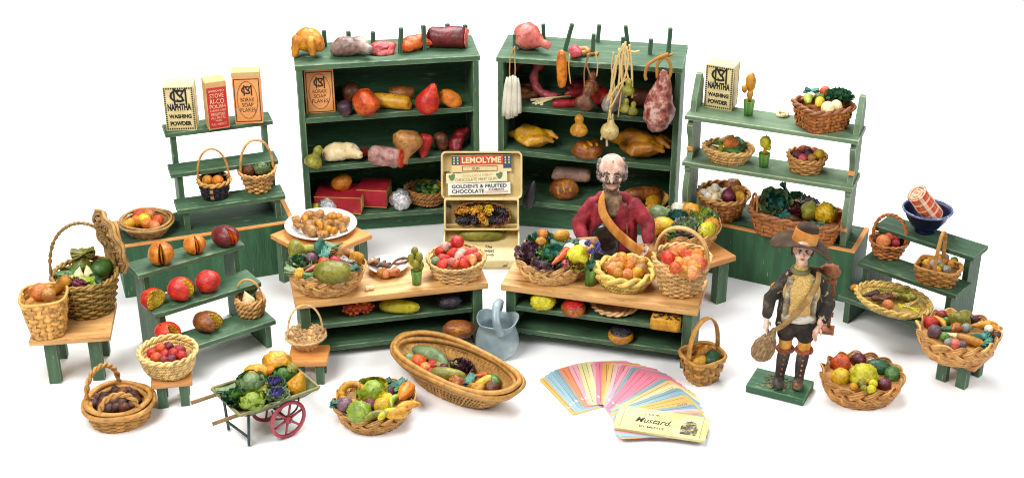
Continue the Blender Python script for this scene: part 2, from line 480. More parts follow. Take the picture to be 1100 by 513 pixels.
PROF = dict(
    pear=[(0, 0), (.22, .03), (.37, .2), (.38, .38), (.28, .6), (.16, .8), (.11, .93), (0, 1)],
    cucumber=[(0, 0), (.08, .03), (.145, .18), (.165, .5), (.14, .8), (.07, .96), (0, 1)],
    carrot=[(0, 0), (.02, .03), (.06, .35), (.1, .75), (.115, .92), (.05, .99), (0, 1)],
    pepper=[(0, 0), (.06, .04), (.17, .22), (.25, .6), (.28, .82), (.2, .96), (.06, .93), (0, .9)],
    eggplant=[(0, 0), (.15, .03), (.25, .2), (.23, .45), (.14, .75), (.07, .93), (0, 1)],
    garlic=[(0, 0), (.3, .03), (.44, .22), (.38, .45), (.15, .62), (.06, .8), (.04, 1), (0, 1)],
    onion=[(0, 0), (.25, .04), (.43, .25), (.45, .45), (.3, .7), (.1, .85), (.05, 1), (0, 1)],
    radish=[(0, 0), (.03, .05), (.2, .3), (.36, .6), (.33, .85), (.12, .98), (0, 1)],
    peanut=[(0, 0), (.15, .05), (.22, .22), (.15, .48), (.21, .75), (.14, .95), (0, 1)],
    gourd=[(0, 0), (.3, .04), (.4, .22), (.33, .42), (.15, .58), (.2, .75), (.15, .93), (0, 1)],
    melon=[(0, 0), (.2, .05), (.33, .25), (.36, .5), (.33, .75), (.2, .95), (0, 1)],
    log=[(0, 0), (.2, .02), (.24, .1), (.25, .5), (.24, .9), (.2, .98), (0, 1)],
    loaf=[(0, 0), (.2, .03), (.3, .2), (.32, .5), (.3, .8), (.2, .97), (0, 1)],
    drum=[(0, 0), (.2, .03), (.36, .2), (.34, .42), (.18, .66), (.09, .8), (.12, .92), (.1, .99), (0, 1)],
    ham=[(0, 0), (.22, .03), (.36, .2), (.36, .42), (.24, .68), (.12, .85), (.06, 1), (0, 1)],
    pumpkin=[(.05, .12), (.3, .0), (.5, .2), (.55, .45), (.48, .72), (.28, .88), (.05, .8)],
    stick=[(0, 0), (.03, .0), (.03, .5), (.028, 1), (0, 1)])
def longbody(b, kind, lobes=0, lamp=.0, bend=0., amp=.0, seed=0, fat=1., mi=0, seg=16, nr=14):
    pr = np.array(PROF[kind]); t = pr[:, 1]
    s = np.concatenate([[0], np.cumsum(np.linalg.norm(np.diff(pr, axis=0), axis=1))]); s /= s[-1]
    u = np.linspace(0, 1, nr)
    rr = np.interp(u, s, pr[:, 0]); zz = np.interp(u, s, t)
    th = np.linspace(0, 2*PI, seg, endpoint=False)
    v = []
    for r, z in zip(rr, zz):
        k = 1+lamp*(np.abs(np.cos(lobes/2*th))-.6) if lobes else np.ones(seg)
        x = np.full(seg, z-.5); y = r*fat*k*np.cos(th); q = r*fat*k*np.sin(th)
        q = q+bend*(1-(2*x)**2)-bend*.5
        v.append(np.stack([x, q, y], -1))
    v = np.vstack(v)
    if amp:
        v += np.array([[noise.noise(Vector(p)*5+Vector((seed, 0, i)))*amp for i in (0, 7, 13)] for p in v])
    f = []
    for i in range(nr-1):
        for k in range(seg):
            l = (k+1) % seg; f.append((i*seg+k, i*seg+l, (i+1)*seg+l, (i+1)*seg+k))
    f.append(tuple(range(seg))); f.append(tuple((nr-1)*seg+k for k in range(seg)))
    b.add(v, f, mi)
def leafpatch(b, wdt, ln, cup, ruffle, seed, X, mi=0, nu=9, nv=7, roll=0.):
    v = []; f = []
    for j in range(nv):
        t = j/(nv-1)
        ww = wdt*(math.sin(PI*min(1, .12+t*.78))**.7)
        for i in range(nu):
            u = i/(nu-1)*2-1
            e = abs(u)**1.5*t+max(0, t-.75)*2
            x = u*ww
            z = ln*t
            y = cup*(u*u*ww/wdt*.6+math.sin(PI*t*.9)*-.5)+roll*t*t
            y += ruffle*e*math.sin(9*u+7*t+seed*5)+ruffle*.4*math.sin(5*u+seed*3+9*t)*t
            v.append((x, y, z))
    for j in range(nv-1):
        for i in range(nu-1):
            a = j*nu+i; f.append((a, a+1, a+nu+1, a+nu))
    b.add(v, f, mi, X)
def cutface(b, r, seeds, mi, seed):       # a half-disc wall studded with seeds
    q = random.Random(seed)
    for _ in range(seeds):
        x = q.uniform(.06, .9)*r; z = q.uniform(-.85, .85)*r
        if x*x+z*z > (r*.88)**2: continue
        yield x, z

_F = {}
def fmesh(kind, c, var=0, c2=None, **kw):
    key = (kind, c, var, c2, tuple(sorted(kw.items())))
    if key in _F: return _F[key]
    sd = var*3.7+len(kind); q = random.Random(hash((var, len(kind), 5)))
    b = MB(); M = [fm(c)]
    if c2: M.append(fm(c2))
    if kind == 'ball':
        b.ball((0, 0, 0), .5, 3, amp=kw.get('amp', .12), freq=1.6, seed=sd)
        b.tube([(0, 0, .45), (.02, .01, .52), (.05, .0, .56)], [.03, .02, .015], 5, mi=0)
    elif kind == 'lump':
        b.ball((0, 0, 0), .5, 3, amp=kw.get('amp', .35), freq=1.3, seed=sd)
    elif kind == 'rough':
        v, f = ico(3); v = v.copy()
        v *= np.array([.5*(1+.18*noise.noise(Vector(p)*2+Vector((sd, 0, 0)))+.13*noise.noise(Vector(p)*6+Vector((0, sd, 0)))) for p in v])[:, None]
        b.add(v, f)
    elif kind == 'cell':
        v, f = ico(4); v = v.copy()
        for i, p in enumerate(v):
            d = noise.voronoi(Vector(p)*3.2+Vector((sd, 0, 0)))[0]
            v[i] *= .44+.14*min(.8, d[1]-d[0])
        b.add(v, f)
    elif kind in PROF:
        kk = dict(kw); longbody(b, kind, seed=sd, **kk)
        if c2 and kind in ('radish', 'carrot', 'turnip', 'pepper', 'pumpkin', 'pear', 'eggplant', 'onion', 'garlic'):
            for k in range(4):
                a = k*1.6+sd
                b.tube([(.46, 0, 0), (.56, .05*math.cos(a), .05*math.sin(a)), (.66, .12*math.cos(a), .12*math.sin(a))], [.03, .028, .012], 5, mi=1)
    elif kind == 'ends':                   # log with a contrasting cut end
        longbody(b, 'log', amp=.05, seed=sd, fat=kw.get('fat', 1.3))
        b.lathe([(0, .0), (.24*kw.get('fat', 1.3), 0), (.22*kw.get('fat', 1.3), .03), (0, .035)], 18, 1, tr(.487, 0, 0) @ rot(0, 90, 0))
    elif kind == 'cabbage':
        b.ball((0, 0, 0), .36, 2, amp=.1, seed=sd)
        for k in range(13):
            a = k*2.4+sd; el = 20+4.2*k
            X = rot(0, 0, math.degrees(a)) @ tr(0, -.10-.012*k, -.36+.005*k) @ rot(48-3.6*k, 0, 0)
            leafpatch(b, .36, .62, .34, .035, sd+k, X, 1 if (c2 and k % 3 == 0) else 0)
    elif kind == 'rosette':
        for k in range(20):
            a = k*2.4+sd; t = k/20
            X = rot(0, 0, math.degrees(a)) @ tr(0, -.05, -.15) @ rot(20+58*t, 0, 0)
            leafpatch(b, .14+.16*t, .38+.2*t, .18, .05, sd+k, X, 1 if (c2 and k < 7) else 0)
    elif kind == 'leafy':                  # bunch of long ruffled leaves lying along x
        for k in range(9):
            X = rot(0, 0, -90+q.uniform(-28, 28)) @ tr(0, 0, 0) @ rot(-90+q.uniform(-22, 26), 0, 0) @ tr(0, 0, -.5)
            leafpatch(b, .16, q.uniform(.8, 1.), .12, .06, sd+k, X, 1 if (c2 and k % 2) else 0)
    elif kind == 'grapes':
        for k in range(46):
            t = q.random(); a = q.uniform(0, 2*PI); r = .3*(1-t*.75)*math.sqrt(q.random())
            b.ball((t-.5, r*math.cos(a), r*math.sin(a)*.8), q.uniform(.06, .085), 2)
    elif kind == 'onionring': pass
    elif kind == 'ring':
        P = [(math.cos(a)*.36, math.sin(a)*.36, .03*math.sin(3*a)) for a in np.linspace(0, 2*PI, 40, endpoint=False)]
        b.tube(P, .13+.012*np.sin(np.arange(40)*kw.get('k', .9)), 10, True, ref=(0, 0, 1))
    elif kind == 'arc':
        P = [(math.cos(a)*.4, math.sin(a)*.4, .02*math.sin(3*a)) for a in np.linspace(.3, 5.2, 36)]
        rr = .1*np.minimum(1, np.minimum(np.arange(36)+1.2, 36-np.arange(36))/3.)*(1+.12*np.sin(np.arange(36)*1.3))
        b.tube(P, rr, 10, ref=(0, 0, 1))
    elif kind == 'tuber':
        e = [('c', (-.45, 0, 0), (.4, .03, 0), .13, .11)]
        for k in range(5): e.append(('c', (-.3+.15*k, 0, 0), (-.3+.16*k+q.uniform(-.1, .1), q.choice((-1, 1))*.24, q.uniform(-.03, .14)), .1, .075))
        add_mesh(b, blob(e, .04, 2))
    elif kind == 'bird':                   # trussed roast bird, breast up, legs to +x
        e = [('e', (-.05, 0, 0), (.36, .24, .22)), ('e', (-.16, .06, .06), (.22, .13, .16)), ('e', (-.16, -.06, .06), (.22, .13, .16)),
             ('c', (.02, .2, 0), (.3, .15, .07), .12, .07), ('c', (.3, .15, .07), (.47, .1, .02), .06, .035),
             ('c', (.02, -.2, 0), (.3, -.15, .07), .12, .07), ('c', (.3, -.15, .07), (.47, -.1, .02), .06, .035),
             ('c', (-.2, .24, .02), (.02, .31, -.04), .06, .05), ('c', (-.2, -.24, .02), (.02, -.31, -.04), .06, .05),
             ('c', (-.36, 0, .0), (-.5, 0, -.02), .1, .07), ('c', (.26, 0, -.02), (.38, 0, .02), .09, .05)]
        add_mesh(b, blob(e, .022, 2))
    elif kind == 'cake':                   # square cake with dark currants on its crown
        bb = MB(); bb.box(-.46, .46, -.36, .36, -.24, .2)
        me_ = bb.mesh('c', [], True, bevel=.1); add_mesh(b, me_)
        for k in range(46): b.ball((q.uniform(-.42, .42), q.uniform(-.32, .32), .2), (q.uniform(.03, .06), q.uniform(.03, .06), .025), 1, 1)
    elif kind == 'roast':
        e = [('e', (0, .05, .05), (.4, .34, .36)), ('e', (.2, -.05, .0), (.26, .24, .3)), ('c', (-.32, -.12, .1), (-.38, -.2, -.32), .14, .11), ('c', (.1, -.25, .1), (.16, -.34, -.22), .13, .1), ('e', (.36, -.1, -.1), (.14, .14, .16))]
        add_mesh(b, blob(e, .035, 1))
    elif kind == 'joint':
        e = [('e', (-.1, 0, 0), (.34, .25, .22)), ('e', (.15, .06, .02), (.26, .2, .2)), ('e', (-.25, -.1, -.03), (.2, .2, .17)), ('c', (.2, 0, 0), (.46, -.05, -.02), .15, .1)]
        add_mesh(b, blob(e, .03, 2))
        if c2: b.ball((.43, -.05, -.02), (.1, .12, .12), 2, 1)
    elif kind == 'loafbun':                # domed bread with slashes
        e = [('e', (0, 0, 0), (.5, .4, .3)), ('e', (.12, .05, .06), (.34, .3, .27)), ('e', (-.14, -.03, .05), (.32, .3, .27))]
        add_mesh(b, blob(e, .04, 2))
        for k in (-1, 0, 1): b.ball((k*.2, -.08, .26-.05*abs(k)), (.06, .24, .07), 2, 1 if c2 else 0, X=rot(0, 0, 20))
    elif kind == 'bun':                    # round filled bun with seeds on the crown
        b.lathe([(0, -.2), (.34, -.2), (.47, -.08), (.48, .02), (.4, .12)], 26, 0)
        b.lathe([(.4, .12), (.37, .17), (.2, .24), (0, .26)], 26, 1)
        for k in range(70):
            a = q.uniform(0, 2*PI); r = .38*math.sqrt(q.random())
            b.ball((r*math.cos(a), r*math.sin(a), .25-.45*r*r), q.uniform(.02, .04), 1, 2 if kw.get('three') else 1)
    elif kind in ('split', 'half'):        # round fruit cut open, yellow seeds inside
        g = kw.get('gap', 40); a0 = R(g/2)
        S = 22; ring = 11
        v = []; f = []
        for i in range(ring+1):
            la = PI*i/ring
            for k in range(S+1):
                a = a0+(2*PI-2*a0)*k/S
                rr = .5*(1+.06*noise.noise(Vector((math.cos(a)*1.6, math.sin(a)*1.6, math.cos(la)*1.6+sd))))
                v.append((rr*math.sin(la)*math.cos(a), rr*math.sin(la)*math.sin(a), rr*.92*math.cos(la)))
        for i in range(ring):
            for k in range(S):
                p = i*(S+1)+k; f.append((p, p+1, p+S+2, p+S+1))
        b.add(v, f, 0)
        for sgn in (1, -1):
            a = a0*sgn
            w = [(0, 0, 0)]+[(.49*math.sin(PI*i/12)*math.cos(a), .49*math.sin(PI*i/12)*math.sin(a), .45*math.cos(PI*i/12)) for i in range(13)]
            b.add(w, [(0, i, i+1) for i in range(1, 13)], 1)
            if kw.get('seeds', 1):
                for _ in range(70):
                    x = q.uniform(.03, .44); z = q.uniform(-.42, .42)
                    if x*x+z*z > .43**2: continue
                    b.ball((x*math.cos(a), x*math.sin(a), z), q.uniform(.03, .045), 1, 1)
        if not kw.get('seeds', 1):
            b.ball((.1, 0, 0), (.34, .05, .4), 2, 1)
    elif kind == 'cone':                   # knobbly bunch
        for k in range(60):
            t = q.random(); a = q.uniform(0, 2*PI); r = .24*math.sin(PI*min(.97, t*.86+.1))
            b.ball((t-.5, r*math.cos(a), r*math.sin(a)), q.uniform(.05, .08), 1, 0)
        b.ball((0, 0, 0), (.42, .18, .18), 2, 0)
    elif kind == 'foilball':
        v, f = ico(3); v = v.copy()
        v *= np.array([.5*(1+.1*noise.noise(Vector(p)*2+Vector((sd, 0, 0)))+.1*noise.cell(Vector(p)*4+Vector((sd, 0, 0)))) for p in v])[:, None]
        b.add(v, f); M = [mat('9c9ca0', 'd8d8dc', 'ffffff', rough=.32, metal=.75, scale=6, bump=.8, bscale=14)]
    elif kind == 'steak':
        b.ball((0, 0, 0), (.5, .3, .1), 3, 0, amp=.35, freq=1.5, seed=sd)
        b.ball((.03, -.02, .05), (.26, .14, .08), 3, 1, amp=.3, freq=2, seed=sd+2)
    elif kind == 'block':
        me = blob([('e', (0, 0, 0), (.44, .36, .4)), ('e', (.1, .05, .1), (.4, .36, .36)), ('e', (-.1, -.05, .05), (.4, .36, .38))], .05, 1)
        add_mesh(b, me)
    elif kind == 'sticks':
        for k in range(5):
            a = q.uniform(-.16, .16)
            b.tube([(-.5, a*.8, .02*k), (0, a*.2+q.uniform(-.03, .03), .03+.01*k), (.5, -a*1.3, .02*k)], .025, 6)
        P = [(math.cos(t)*.05-.32, math.sin(t)*.14, math.cos(t*2)*.04+.03) for t in np.linspace(0, 2*PI, 16, endpoint=False)]
        b.tube(P, .03, 5, True); 
    if kind in ('joint', 'roast', 'bird', 'block', 'steak', 'ends', 'lump', 'ham', 'drum', 'loaf', 'log', 'pepper', 'pear', 'gourd', 'melon', 'cucumber', 'loafbun', 'ball', 'onion', 'radish', 'eggplant'):
        k_ = .10 if kind in ('joint', 'steak', 'ends', 'log', 'drum', 'ham', 'lump') else .05
        v = np.vstack(b.v)
        v = v*np.array([1+k_*noise.noise(Vector(p)*4.5+Vector((sd, 1, 2)))+k_*.5*noise.noise(Vector(p)*11+Vector((2, sd, 1))) for p in v])[:, None]
        b.v = [v]
    me = b.mesh(kind, M if not kw.get('three') else M+[fm(kw['three'])], True, sharp=55 if kind in ('bun', 'split', 'half') else None)
    _F[key] = me
    return me

CAT = {}
def food(name, kind, c, px, py, z, w, lab, h=None, a=0, c2=None, rx=0, ry=0, on=None, group=None, d=None, var=None, cat=None, **kw):
    """px, py: where its middle shows; w, h: picture size; z: height of its middle, or on: the surface it lies on"""
    if var is None: var = rng.randrange(3)
    me = fmesh(kind, c, var, c2, **kw)
    big = kind in PROF or kind in ('leafy', 'grapes', 'tuber', 'sticks', 'cone', 'bird', 'joint', 'ends', 'steak', 'arc')
    k = ppu(at(px, py, z if on is None else on+.05))
    W = w/k; H = (h or w)/k
    S = (W, W, W) if big else (W, d/k if d else (W+H)/2, H)
    E_ = Euler((R(rx), R(ry), R(a)), 'XYZ')
    if on is not None:
        v = np.zeros(len(me.vertices)*3); me.vertices.foreach_get('co', v)
        v = v.reshape(-1, 3)*np.array(S)
        m = np.array(E_.to_matrix())
        zv = v @ m[2]
        z = on-float(zv.min())-.004
    o = link(name, me)
    o.location = at(px, py, z); o.scale = S; o.rotation_euler = E_
    tag(o, lab, cat or name.split('_')[-1], group)
    return o
# ------------------------------------------------------------------ ground and light
b = MB(); b.box(-40, 40, -30, 60, -.2, 0)
floor = b.obj('floor', mat('f7f7f8', 'fafafa', rough=.55, scale=.6, spec=.25), None, smooth=False)
tag(floor, 'seamless white studio ground under the toy market', 'floor', kind='structure')

w = bpy.data.worlds.new('World'); SC.world = w; w.use_nodes = True
w.node_tree.nodes['Background'].inputs[0].default_value = (.97, .98, 1, 1)
w.node_tree.nodes['Background'].inputs[1].default_value = .16
def area(name, loc, target, size, power, col=(1, 1, 1)):
    l = bpy.data.lights.new(name, 'AREA'); l.shape = 'DISK'; l.size = size; l.energy = power; l.color = col
    o = bpy.data.objects.new(name, l); COL.objects.link(o); o.location = loc
    o.rotation_euler = (Vector(target)-Vector(loc)).to_track_quat('-Z', 'Y').to_euler()
area('softbox_key', (-5, -6.5, 8.5), (0, -1, .3), 5.5, 1080, (1, .985, .96))
area('softbox_fill', (7, -6, 7.5), (0, -1, .3), 5.5, 560, (.97, .985, 1))
area('softbox_top', (0, 4.5, 10.5), (0, 1.6, 0), 8.5, 2400)
SC.view_settings.view_transform = 'Standard'; SC.view_settings.look = 'None'
SC.view_settings.exposure = 0; SC.view_settings.gamma = 1
SC.render.engine = 'CYCLES'
SC.cycles.filter_width = 1.1
SC.cycles.max_bounces = 6; SC.cycles.diffuse_bounces = 4

# ------------------------------------------------------------------ furniture
def W2L(o):      # world point of a furniture frame
    return lambda x, y: (o.location[0]+x*math.cos(o.rotation_euler[2])-y*math.sin(o.rotation_euler[2]), o.location[1]+x*math.sin(o.rotation_euler[2])+y*math.cos(o.rotation_euler[2]))
def board(root, name, x0, x1, y0, y1, z0, z1, m, bev=.008, label=None):
    bb = MB(); bb.box(x0, x1, y0, y1, z0, z1)
    o = bb.obj(name, m, root, smooth=False, bevel=bev)
    if label: o['label'] = label
    return o

def bookcase(label, O, ang, W, D, H, shelves, pegs, tone):
    r = thing('shelf_unit', label, 'shelves', (O[0], O[1], 0), R(ang), 'tall green shelf units')
    t = .06
    board(r, 'side_panel', 0, t, 0, D, 0, H-.055, green('z', tone)); board(r, 'side_panel', W-t, W, 0, D, 0, H-.055, green('z', tone))
    board(r, 'back_panel', t+.002, W-t-.002, D-.05, D-.01, .02, H-.057, green('x', 1))
    board(r, 'top_board', -.012, W+.012, -.012, D+.01, H-.053, H, green('x', tone))
    for zl, zr in shelves:
        bb = MB(); bb.box(t+.002, W-t-.002, .012, D-.052, -.055, 0)
        o = bb.obj('shelf_board', green('x', tone), r, smooth=False, bevel=.006)
        o.location = (0, 0, zl); o.rotation_euler = (0, -math.atan2(zr-zl, W), 0)
    board(r, 'kick_board', t+.002, W-t-.002, .12, .16, 0, shelves[-1][0]-.07, green('x', 1))
    ca, sa = math.cos(R(ang)), math.sin(R(ang))
    for px, py0, py1, ln in pegs:          # foot pixel, top pixel, sideways lean
        p = at(px, py1, H)
        dx, dy = p[0]-O[0], p[1]-O[1]
        lx, ly = dx*ca+dy*sa, -dx*sa+dy*ca
        ly = min(max(ly, .03), D-.03); lx = min(max(lx, .03), W-.03)
        hgt = max(.08, (py1-py0)/ppu(p)/.89)
        bb = MB(); bb.box(-.019, .019, -.019, .019, -.02, hgt)
        o = bb.obj('peg', green('z', 3), r, smooth=False, bevel=.004)
        o.location = (lx, ly, H); o.rotation_euler = (0, R(ln), R(15))
    return r

BLO, BRO = (-2.064, .0), (-.142, .215)
bl = bookcase('green shelf unit with soap carton, meats and red cartons, leftmost of the two tall shelves', BLO, 9.2, 1.765, .6, 1.855, [(1.30, 1.32), (.775, .82), (.22, .235)],
    [(349, 34, 50, 0), (375, 35, 49, 0), (401, 35, 47, 0), (430, 32, 57, 4), (456, 29, 54, -1), (481, 27, 43, 0), (500, 28, 43, 0)], 0)
br = bookcase('green shelf unit with hanging candles, ham and roast birds, behind the man in red', BRO, -10.0, 1.78, .65, 1.865, [(1.365, 1.325), (.895, .83), (.35, .30)],
    [(559, 28, 45, 3), (553, 38, 55, 0), (584, 27, 42, -2), (607, 27, 54, 14), (642, 28, 45, 4), (636.5, 38, 58, 2), (675, 29, 52, -9), (669, 41, 56, 0), (698, 43, 58, 3), (718, 32, 57, 2)], 0)

def plank_stand(label, O, ang, W, steps, D, tone, z0=0., legw=.055, group='green stepped display stands'):
    """steps: (y0, y1, z of the top), lowest first"""
    r = thing('display_stand', label, 'stand', (O[0], O[1], z0), R(ang), group)
    th = .045
    poly = [(steps[0][0]+.03, 0)]
    for i, (y0, y1, z) in enumerate(steps):
        poly.append((y0+.03, z-th-.001))
        if i+1 < len(steps): poly.append((steps[i+1][0]+.03, z-th-.001))
    poly += [(D, steps[-1][2]-th-.001), (D, 0)]
    for x in (.05, W-.05-legw):
        bb = MB(); bb.prism(poly, x, x+legw, 'x')
        bb.obj('side_panel', green('z', tone), r, smooth=False, bevel=.005)
    for i, (y0, y1, z) in enumerate(steps):
        j = .012*rng.uniform(-1, 1)
        board(r, 'shelf_plank', j, W+j, y0, y1, z-th, z, green('x', tone), .007)
    return r
# boxes with pale wood edging under the two back stands
def chest(label, O, ang, W, D, H):
    r = thing('green_chest', label, 'chest', (O[0], O[1], 0), R(ang), 'green painted chests with bare wood edging')
    board(r, 'chest_body', 0, W, 0, D, 0, H-.004, green('z', 1), .006)
    board(r, 'top_panel', .045, W-.045, .045, D-.01, H-.003, H+.002, green('x', 3), .0)
    e = .043
    board(r, 'edge_strip', -.002, W+.002, -.002, e, H-.012, H+.004, pine('x', 3), .004)
    board(r, 'edge_strip', W-e, W+.002, e+.002, D, H-.012, H+.004, pine('y', 3), .004)
    board(r, 'edge_strip', -.002, e, e+.002, D, H-.012, H+.004, pine('y', 3), .004)
    return r
chL = chest('green chest carrying the stand with three soap cartons', (-3.62, -1.224), 19.2, 1.645, .58, .534)
chR = chest('green chest carrying the shelves behind the boy in the hat', (1.565, -.555), -26, 1.745, .55, .534)

stL = plank_stand('three step green stand holding three soap cartons on its top plank', (-3.113, -.932), 19, 1.02, [(0, .26, .24), (.225, .47, .51), (.445, .69, .83)], .56, 0, z0=.534)
stP = plank_stand('three step green stand holding cut pomegranates', (-2.875, -2.671), 35.4, 1.0, [(0, .28, .275), (.26, .55, .533), (.53, .80, .795)], .79, 0)
stR = plank_stand('three step green stand with a blue bowl on its top plank', (2.952, -1.649), -40.4, .97, [(0, .3, .27), (.285, .59, .498), (.575, .87, .752)], .85, 3)

# scalloped back stand on the right chest
scR = thing('display_stand', 'pale green stand with scalloped side boards and a washing powder carton', 'stand', (1.60, -.654, .534), R(-22), 'green stepped display stands')
def scallop(front):
    P = []
    for z in np.linspace(0, 1.40, 57):
        if z < .50: y = .05-.05*math.sin(PI*z/.50)+.03*math.sin(2*PI*z/.5)*.6
        elif z < .98: y = .06-.045*math.cos(2*PI*(z-.50)/.48)
        else: y = .05+.2*((z-.98)/.42)**1.3+.03*math.sin(PI*(z-.98)/.2)*(z < 1.18)
        P.append((y, z))
    return P+[(.30, 1.40), (.36, 1.3), (.36, 0)]
for x in (.01, 1.515):
    bb = MB(); bb.prism(scallop(0), x, x+.055, 'x'); bb.obj('side_panel', green('z', 2), scR, smooth=False, bevel=.004)
    for z in (.16, .70):
        board(scR, 'bare_wood_mark', x-.002, x+.057, .012+(z > .5)*.055, .05+(z > .5)*.05, z, z+.035, pine('x', 3), .003)
for y0, y1, z in ((-.0, .375, .612), (.0, .375, 1.077)):
    board(scR, 'shelf_plank', -.035, .002-.004, y0, y1, z-.045, z, green('x', 2), .006) if False else board(scR, 'shelf_plank', -.01, 1.59, y0, y1, z-.045, z, green('x', 2), .008)

def wood_table(name, label, cat, C, ang, W, D, H, th, legs, leg=.085, tone=0, group=None, splay=0):
    r = thing(name, label, cat, (C[0], C[1], 0), R(ang), group)
    board(r, 'table_top', -W/2, W/2, -D/2, D/2, H-th, H, pine('x', tone), .006)
    for x, y in legs:
        bb = MB(); bb.box(x-leg/2, x+leg/2, y-leg*.4, y+leg*.4, 0, H-th-.001)
        bb.obj('leg', green('z', 0), r, smooth=False, bevel=.004)
    return r
def L4(W, D, i, j): return [(s*(W/2-i), t*(D/2-j)) for s in (-1, 1) for t in (-1, 1)]
tb6 = wood_table('small_table', 'small pine topped table with two tall baskets on it', 'table', (-3.725, -2.44), 8, .66, .6, .46, .045, L4(.66, .6, .15, .1), .1, 0, 'pine topped tables with green legs')
tb7 = wood_table('small_stool', 'small stool under the straw basket of red fruit', 'stool', (-2.81, -2.95), 11, .33, .29, .25, .04, L4(.33, .29, .075, .06), .075, 1, 'little wooden stools')
tb8 = wood_table('small_stool', 'small orange stool under the tiny empty splint basket', 'stool', (-1.72, -2.60), 1, .33, .28, .24, .045, L4(.33, .28, .07, .05), .07, 3, 'little wooden stools')
tb11 = wood_table('small_table', 'square table set cornerwise under the plate of peanuts', 'table', (-1.80, -.87), 45, .68, .68, .49, .045, L4(.68, .68, .08, .08), .1, 3, 'pine topped tables with green legs')
tb12 = wood_table('small_table', 'square table with green legs behind the basket of onions', 'table', (1.605, -1.19), 31, .66, .66, .49, .05, L4(.66, .66, .1, .09), .115, 1, 'pine topped tables with green legs')
tb16 = wood_table('small_stool', 'low green stool under the braided basket at far right', 'stool', (3.82, -2.59), -42, .4, .36, .25, .04, L4(.3, .36, .06, .05), .09, 1, 'little wooden stools')

def counter(label, O, ang, W, D, H, s1, s2):
    r = thing('shop_counter', label, 'counter', (O[0], O[1], 0), R(ang), 'pine topped shop counters')
    board(r, 'counter_top', 0, W, 0, D, H-.06, H, pine('x', 0), .009)
    for x in (.04, W-.13): board(r, 'side_panel', x, x+.085, .03, D-.03, 0, H-.061, green('z', 0), .005)
    for z in (s1, s2): board(r, 'shelf_board', .127, W-.132, .045, D-.06, z-.045, z, green('x', 0), .006)
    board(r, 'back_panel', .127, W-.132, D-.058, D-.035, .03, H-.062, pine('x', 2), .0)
    return r
ctL = counter('pine topped counter with a plate of ginger root and a basket of radishes', (-1.84, -2.40), 12.8, 1.675, .58, .606, .35, .122)
ctR = counter('pine topped counter in front of the man in the red jacket', (-.10, -2.06), -15.3, 1.725, .56, .607, .39, .165)

# ------------------------------------------------------------------ printed cartons
def ink(c, rough=.6): return mat(c, None, rough=rough)
def pos_on(cx, yb, z): return at(cx, yb, z)
def carton(label, cx, yb, z, wpx, hpx, dep, rz, paper, draw, tilt=0, cat='carton', name='carton', side=None):
    p = at(cx, yb, z); k = ppu(p)
    w_, h_ = wpx/k/max(.8, math.cos(R(rz)*.6)), hpx/k/.89
    r = thing(name, label, cat, tuple(p), R(rz))
    r.rotation_euler = (R(tilt), 0, R(rz))
    bb = MB(); bb.box(-w_/2, w_/2, 0, dep, 0, h_)
    bb.obj('box', mat(*paper, rough=.6, scale=7, bump=.1, lo=.3, hi=.7, speck='7d6238', speckscale=9, specklo=.70), r, smooth=False, bevel=.006)
    draw(r, w_, h_, dep)
    return r
def monogram(b, cx, cz, s, mi=0):
    put_text(b, 'C', None, s*.92, s*.88, cx-s*.10, cz, mi, .0, lift=.0022)
    put_text(b, 'S', None, s*.46, s*.82, cx+s*.10, cz, mi, .01, lift=.0026)
    put_text(b, 'M', None, s*.84, s*1.12, cx+s*.10, cz-s*.03, mi, -.008, lift=.003)
def naphtha(r, w_, h_, dep):
    b = MB()
    mg = MB(); monogram(mg, 0, h_*.79, w_*.52); mg.obj('monogram', ink('14110f'), r, smooth=False)
    put_text(b, 'NAPHTHA', None, w_*.78, h_*.16, 0, h_*.54, 0, .05)
    b.obj('lettering', ink('14110f'), r, smooth=False); b = MB()
    put_text(b, 'WASHING', None, w_*.74, h_*.095, 0, h_*.33, 0, .05)
    b.obj('lettering', ink('14110f'), r, smooth=False); b = MB()
    put_text(b, 'POWDER', None, w_*.70, h_*.10, 0, h_*.17, 0, .05)
    b.obj('lettering', ink('14110f'), r, smooth=False)
    c = MB()
    n = 13; m = int(n*h_/w_)
    e = w_*.045
    for i in range(n):
        x = -w_*.45+w_*.9*i/(n-1)
        for z in (h_*.05, h_*.955): c.box(x-e/2, x+e/2, -.0022, -.0005, z-e*.6, z+e*.6)
    for i in range(1, m-1):
        z = h_*.05+h_*.905*i/(m-1)
        for x in (-w_*.45, w_*.45): c.box(x-e*.6, x+e*.6, -.0022, -.0005, z-e/2, z+e/2)
        for y in (.12, .88): c.box(w_/2+.0005, w_/2+.0022, dep*y-e*.6, dep*y+e*.6, z-e/2, z+e/2)
    c.obj('border', ink('1a1613'), r, smooth=False)
def outline_oval(b, cx, cz, rx, rz, t=.006):
    P = [(cx+rx*math.cos(a), -.0016, cz+rz*math.sin(a)) for a in np.linspace(0, 2*PI, 48, endpoint=False)]
    b.tube(P, t, 4, True, flat=.3, ref=(0, 0, 1) if False else (0, 1, 0))
def frame_lines(b, x0, x1, z0, z1, t=.004):
    for a in ((x0-t, x1+t, z0-t, z0+t), (x0-t, x1+t, z1-t, z1+t)): b.box(a[0], a[1], -.0024, -.0004, a[2], a[3])
    for a in ((x0-t, x0+t), (x1-t, x1+t)): b.box(a[0], a[1], -.0021, -.0005, z0, z1)
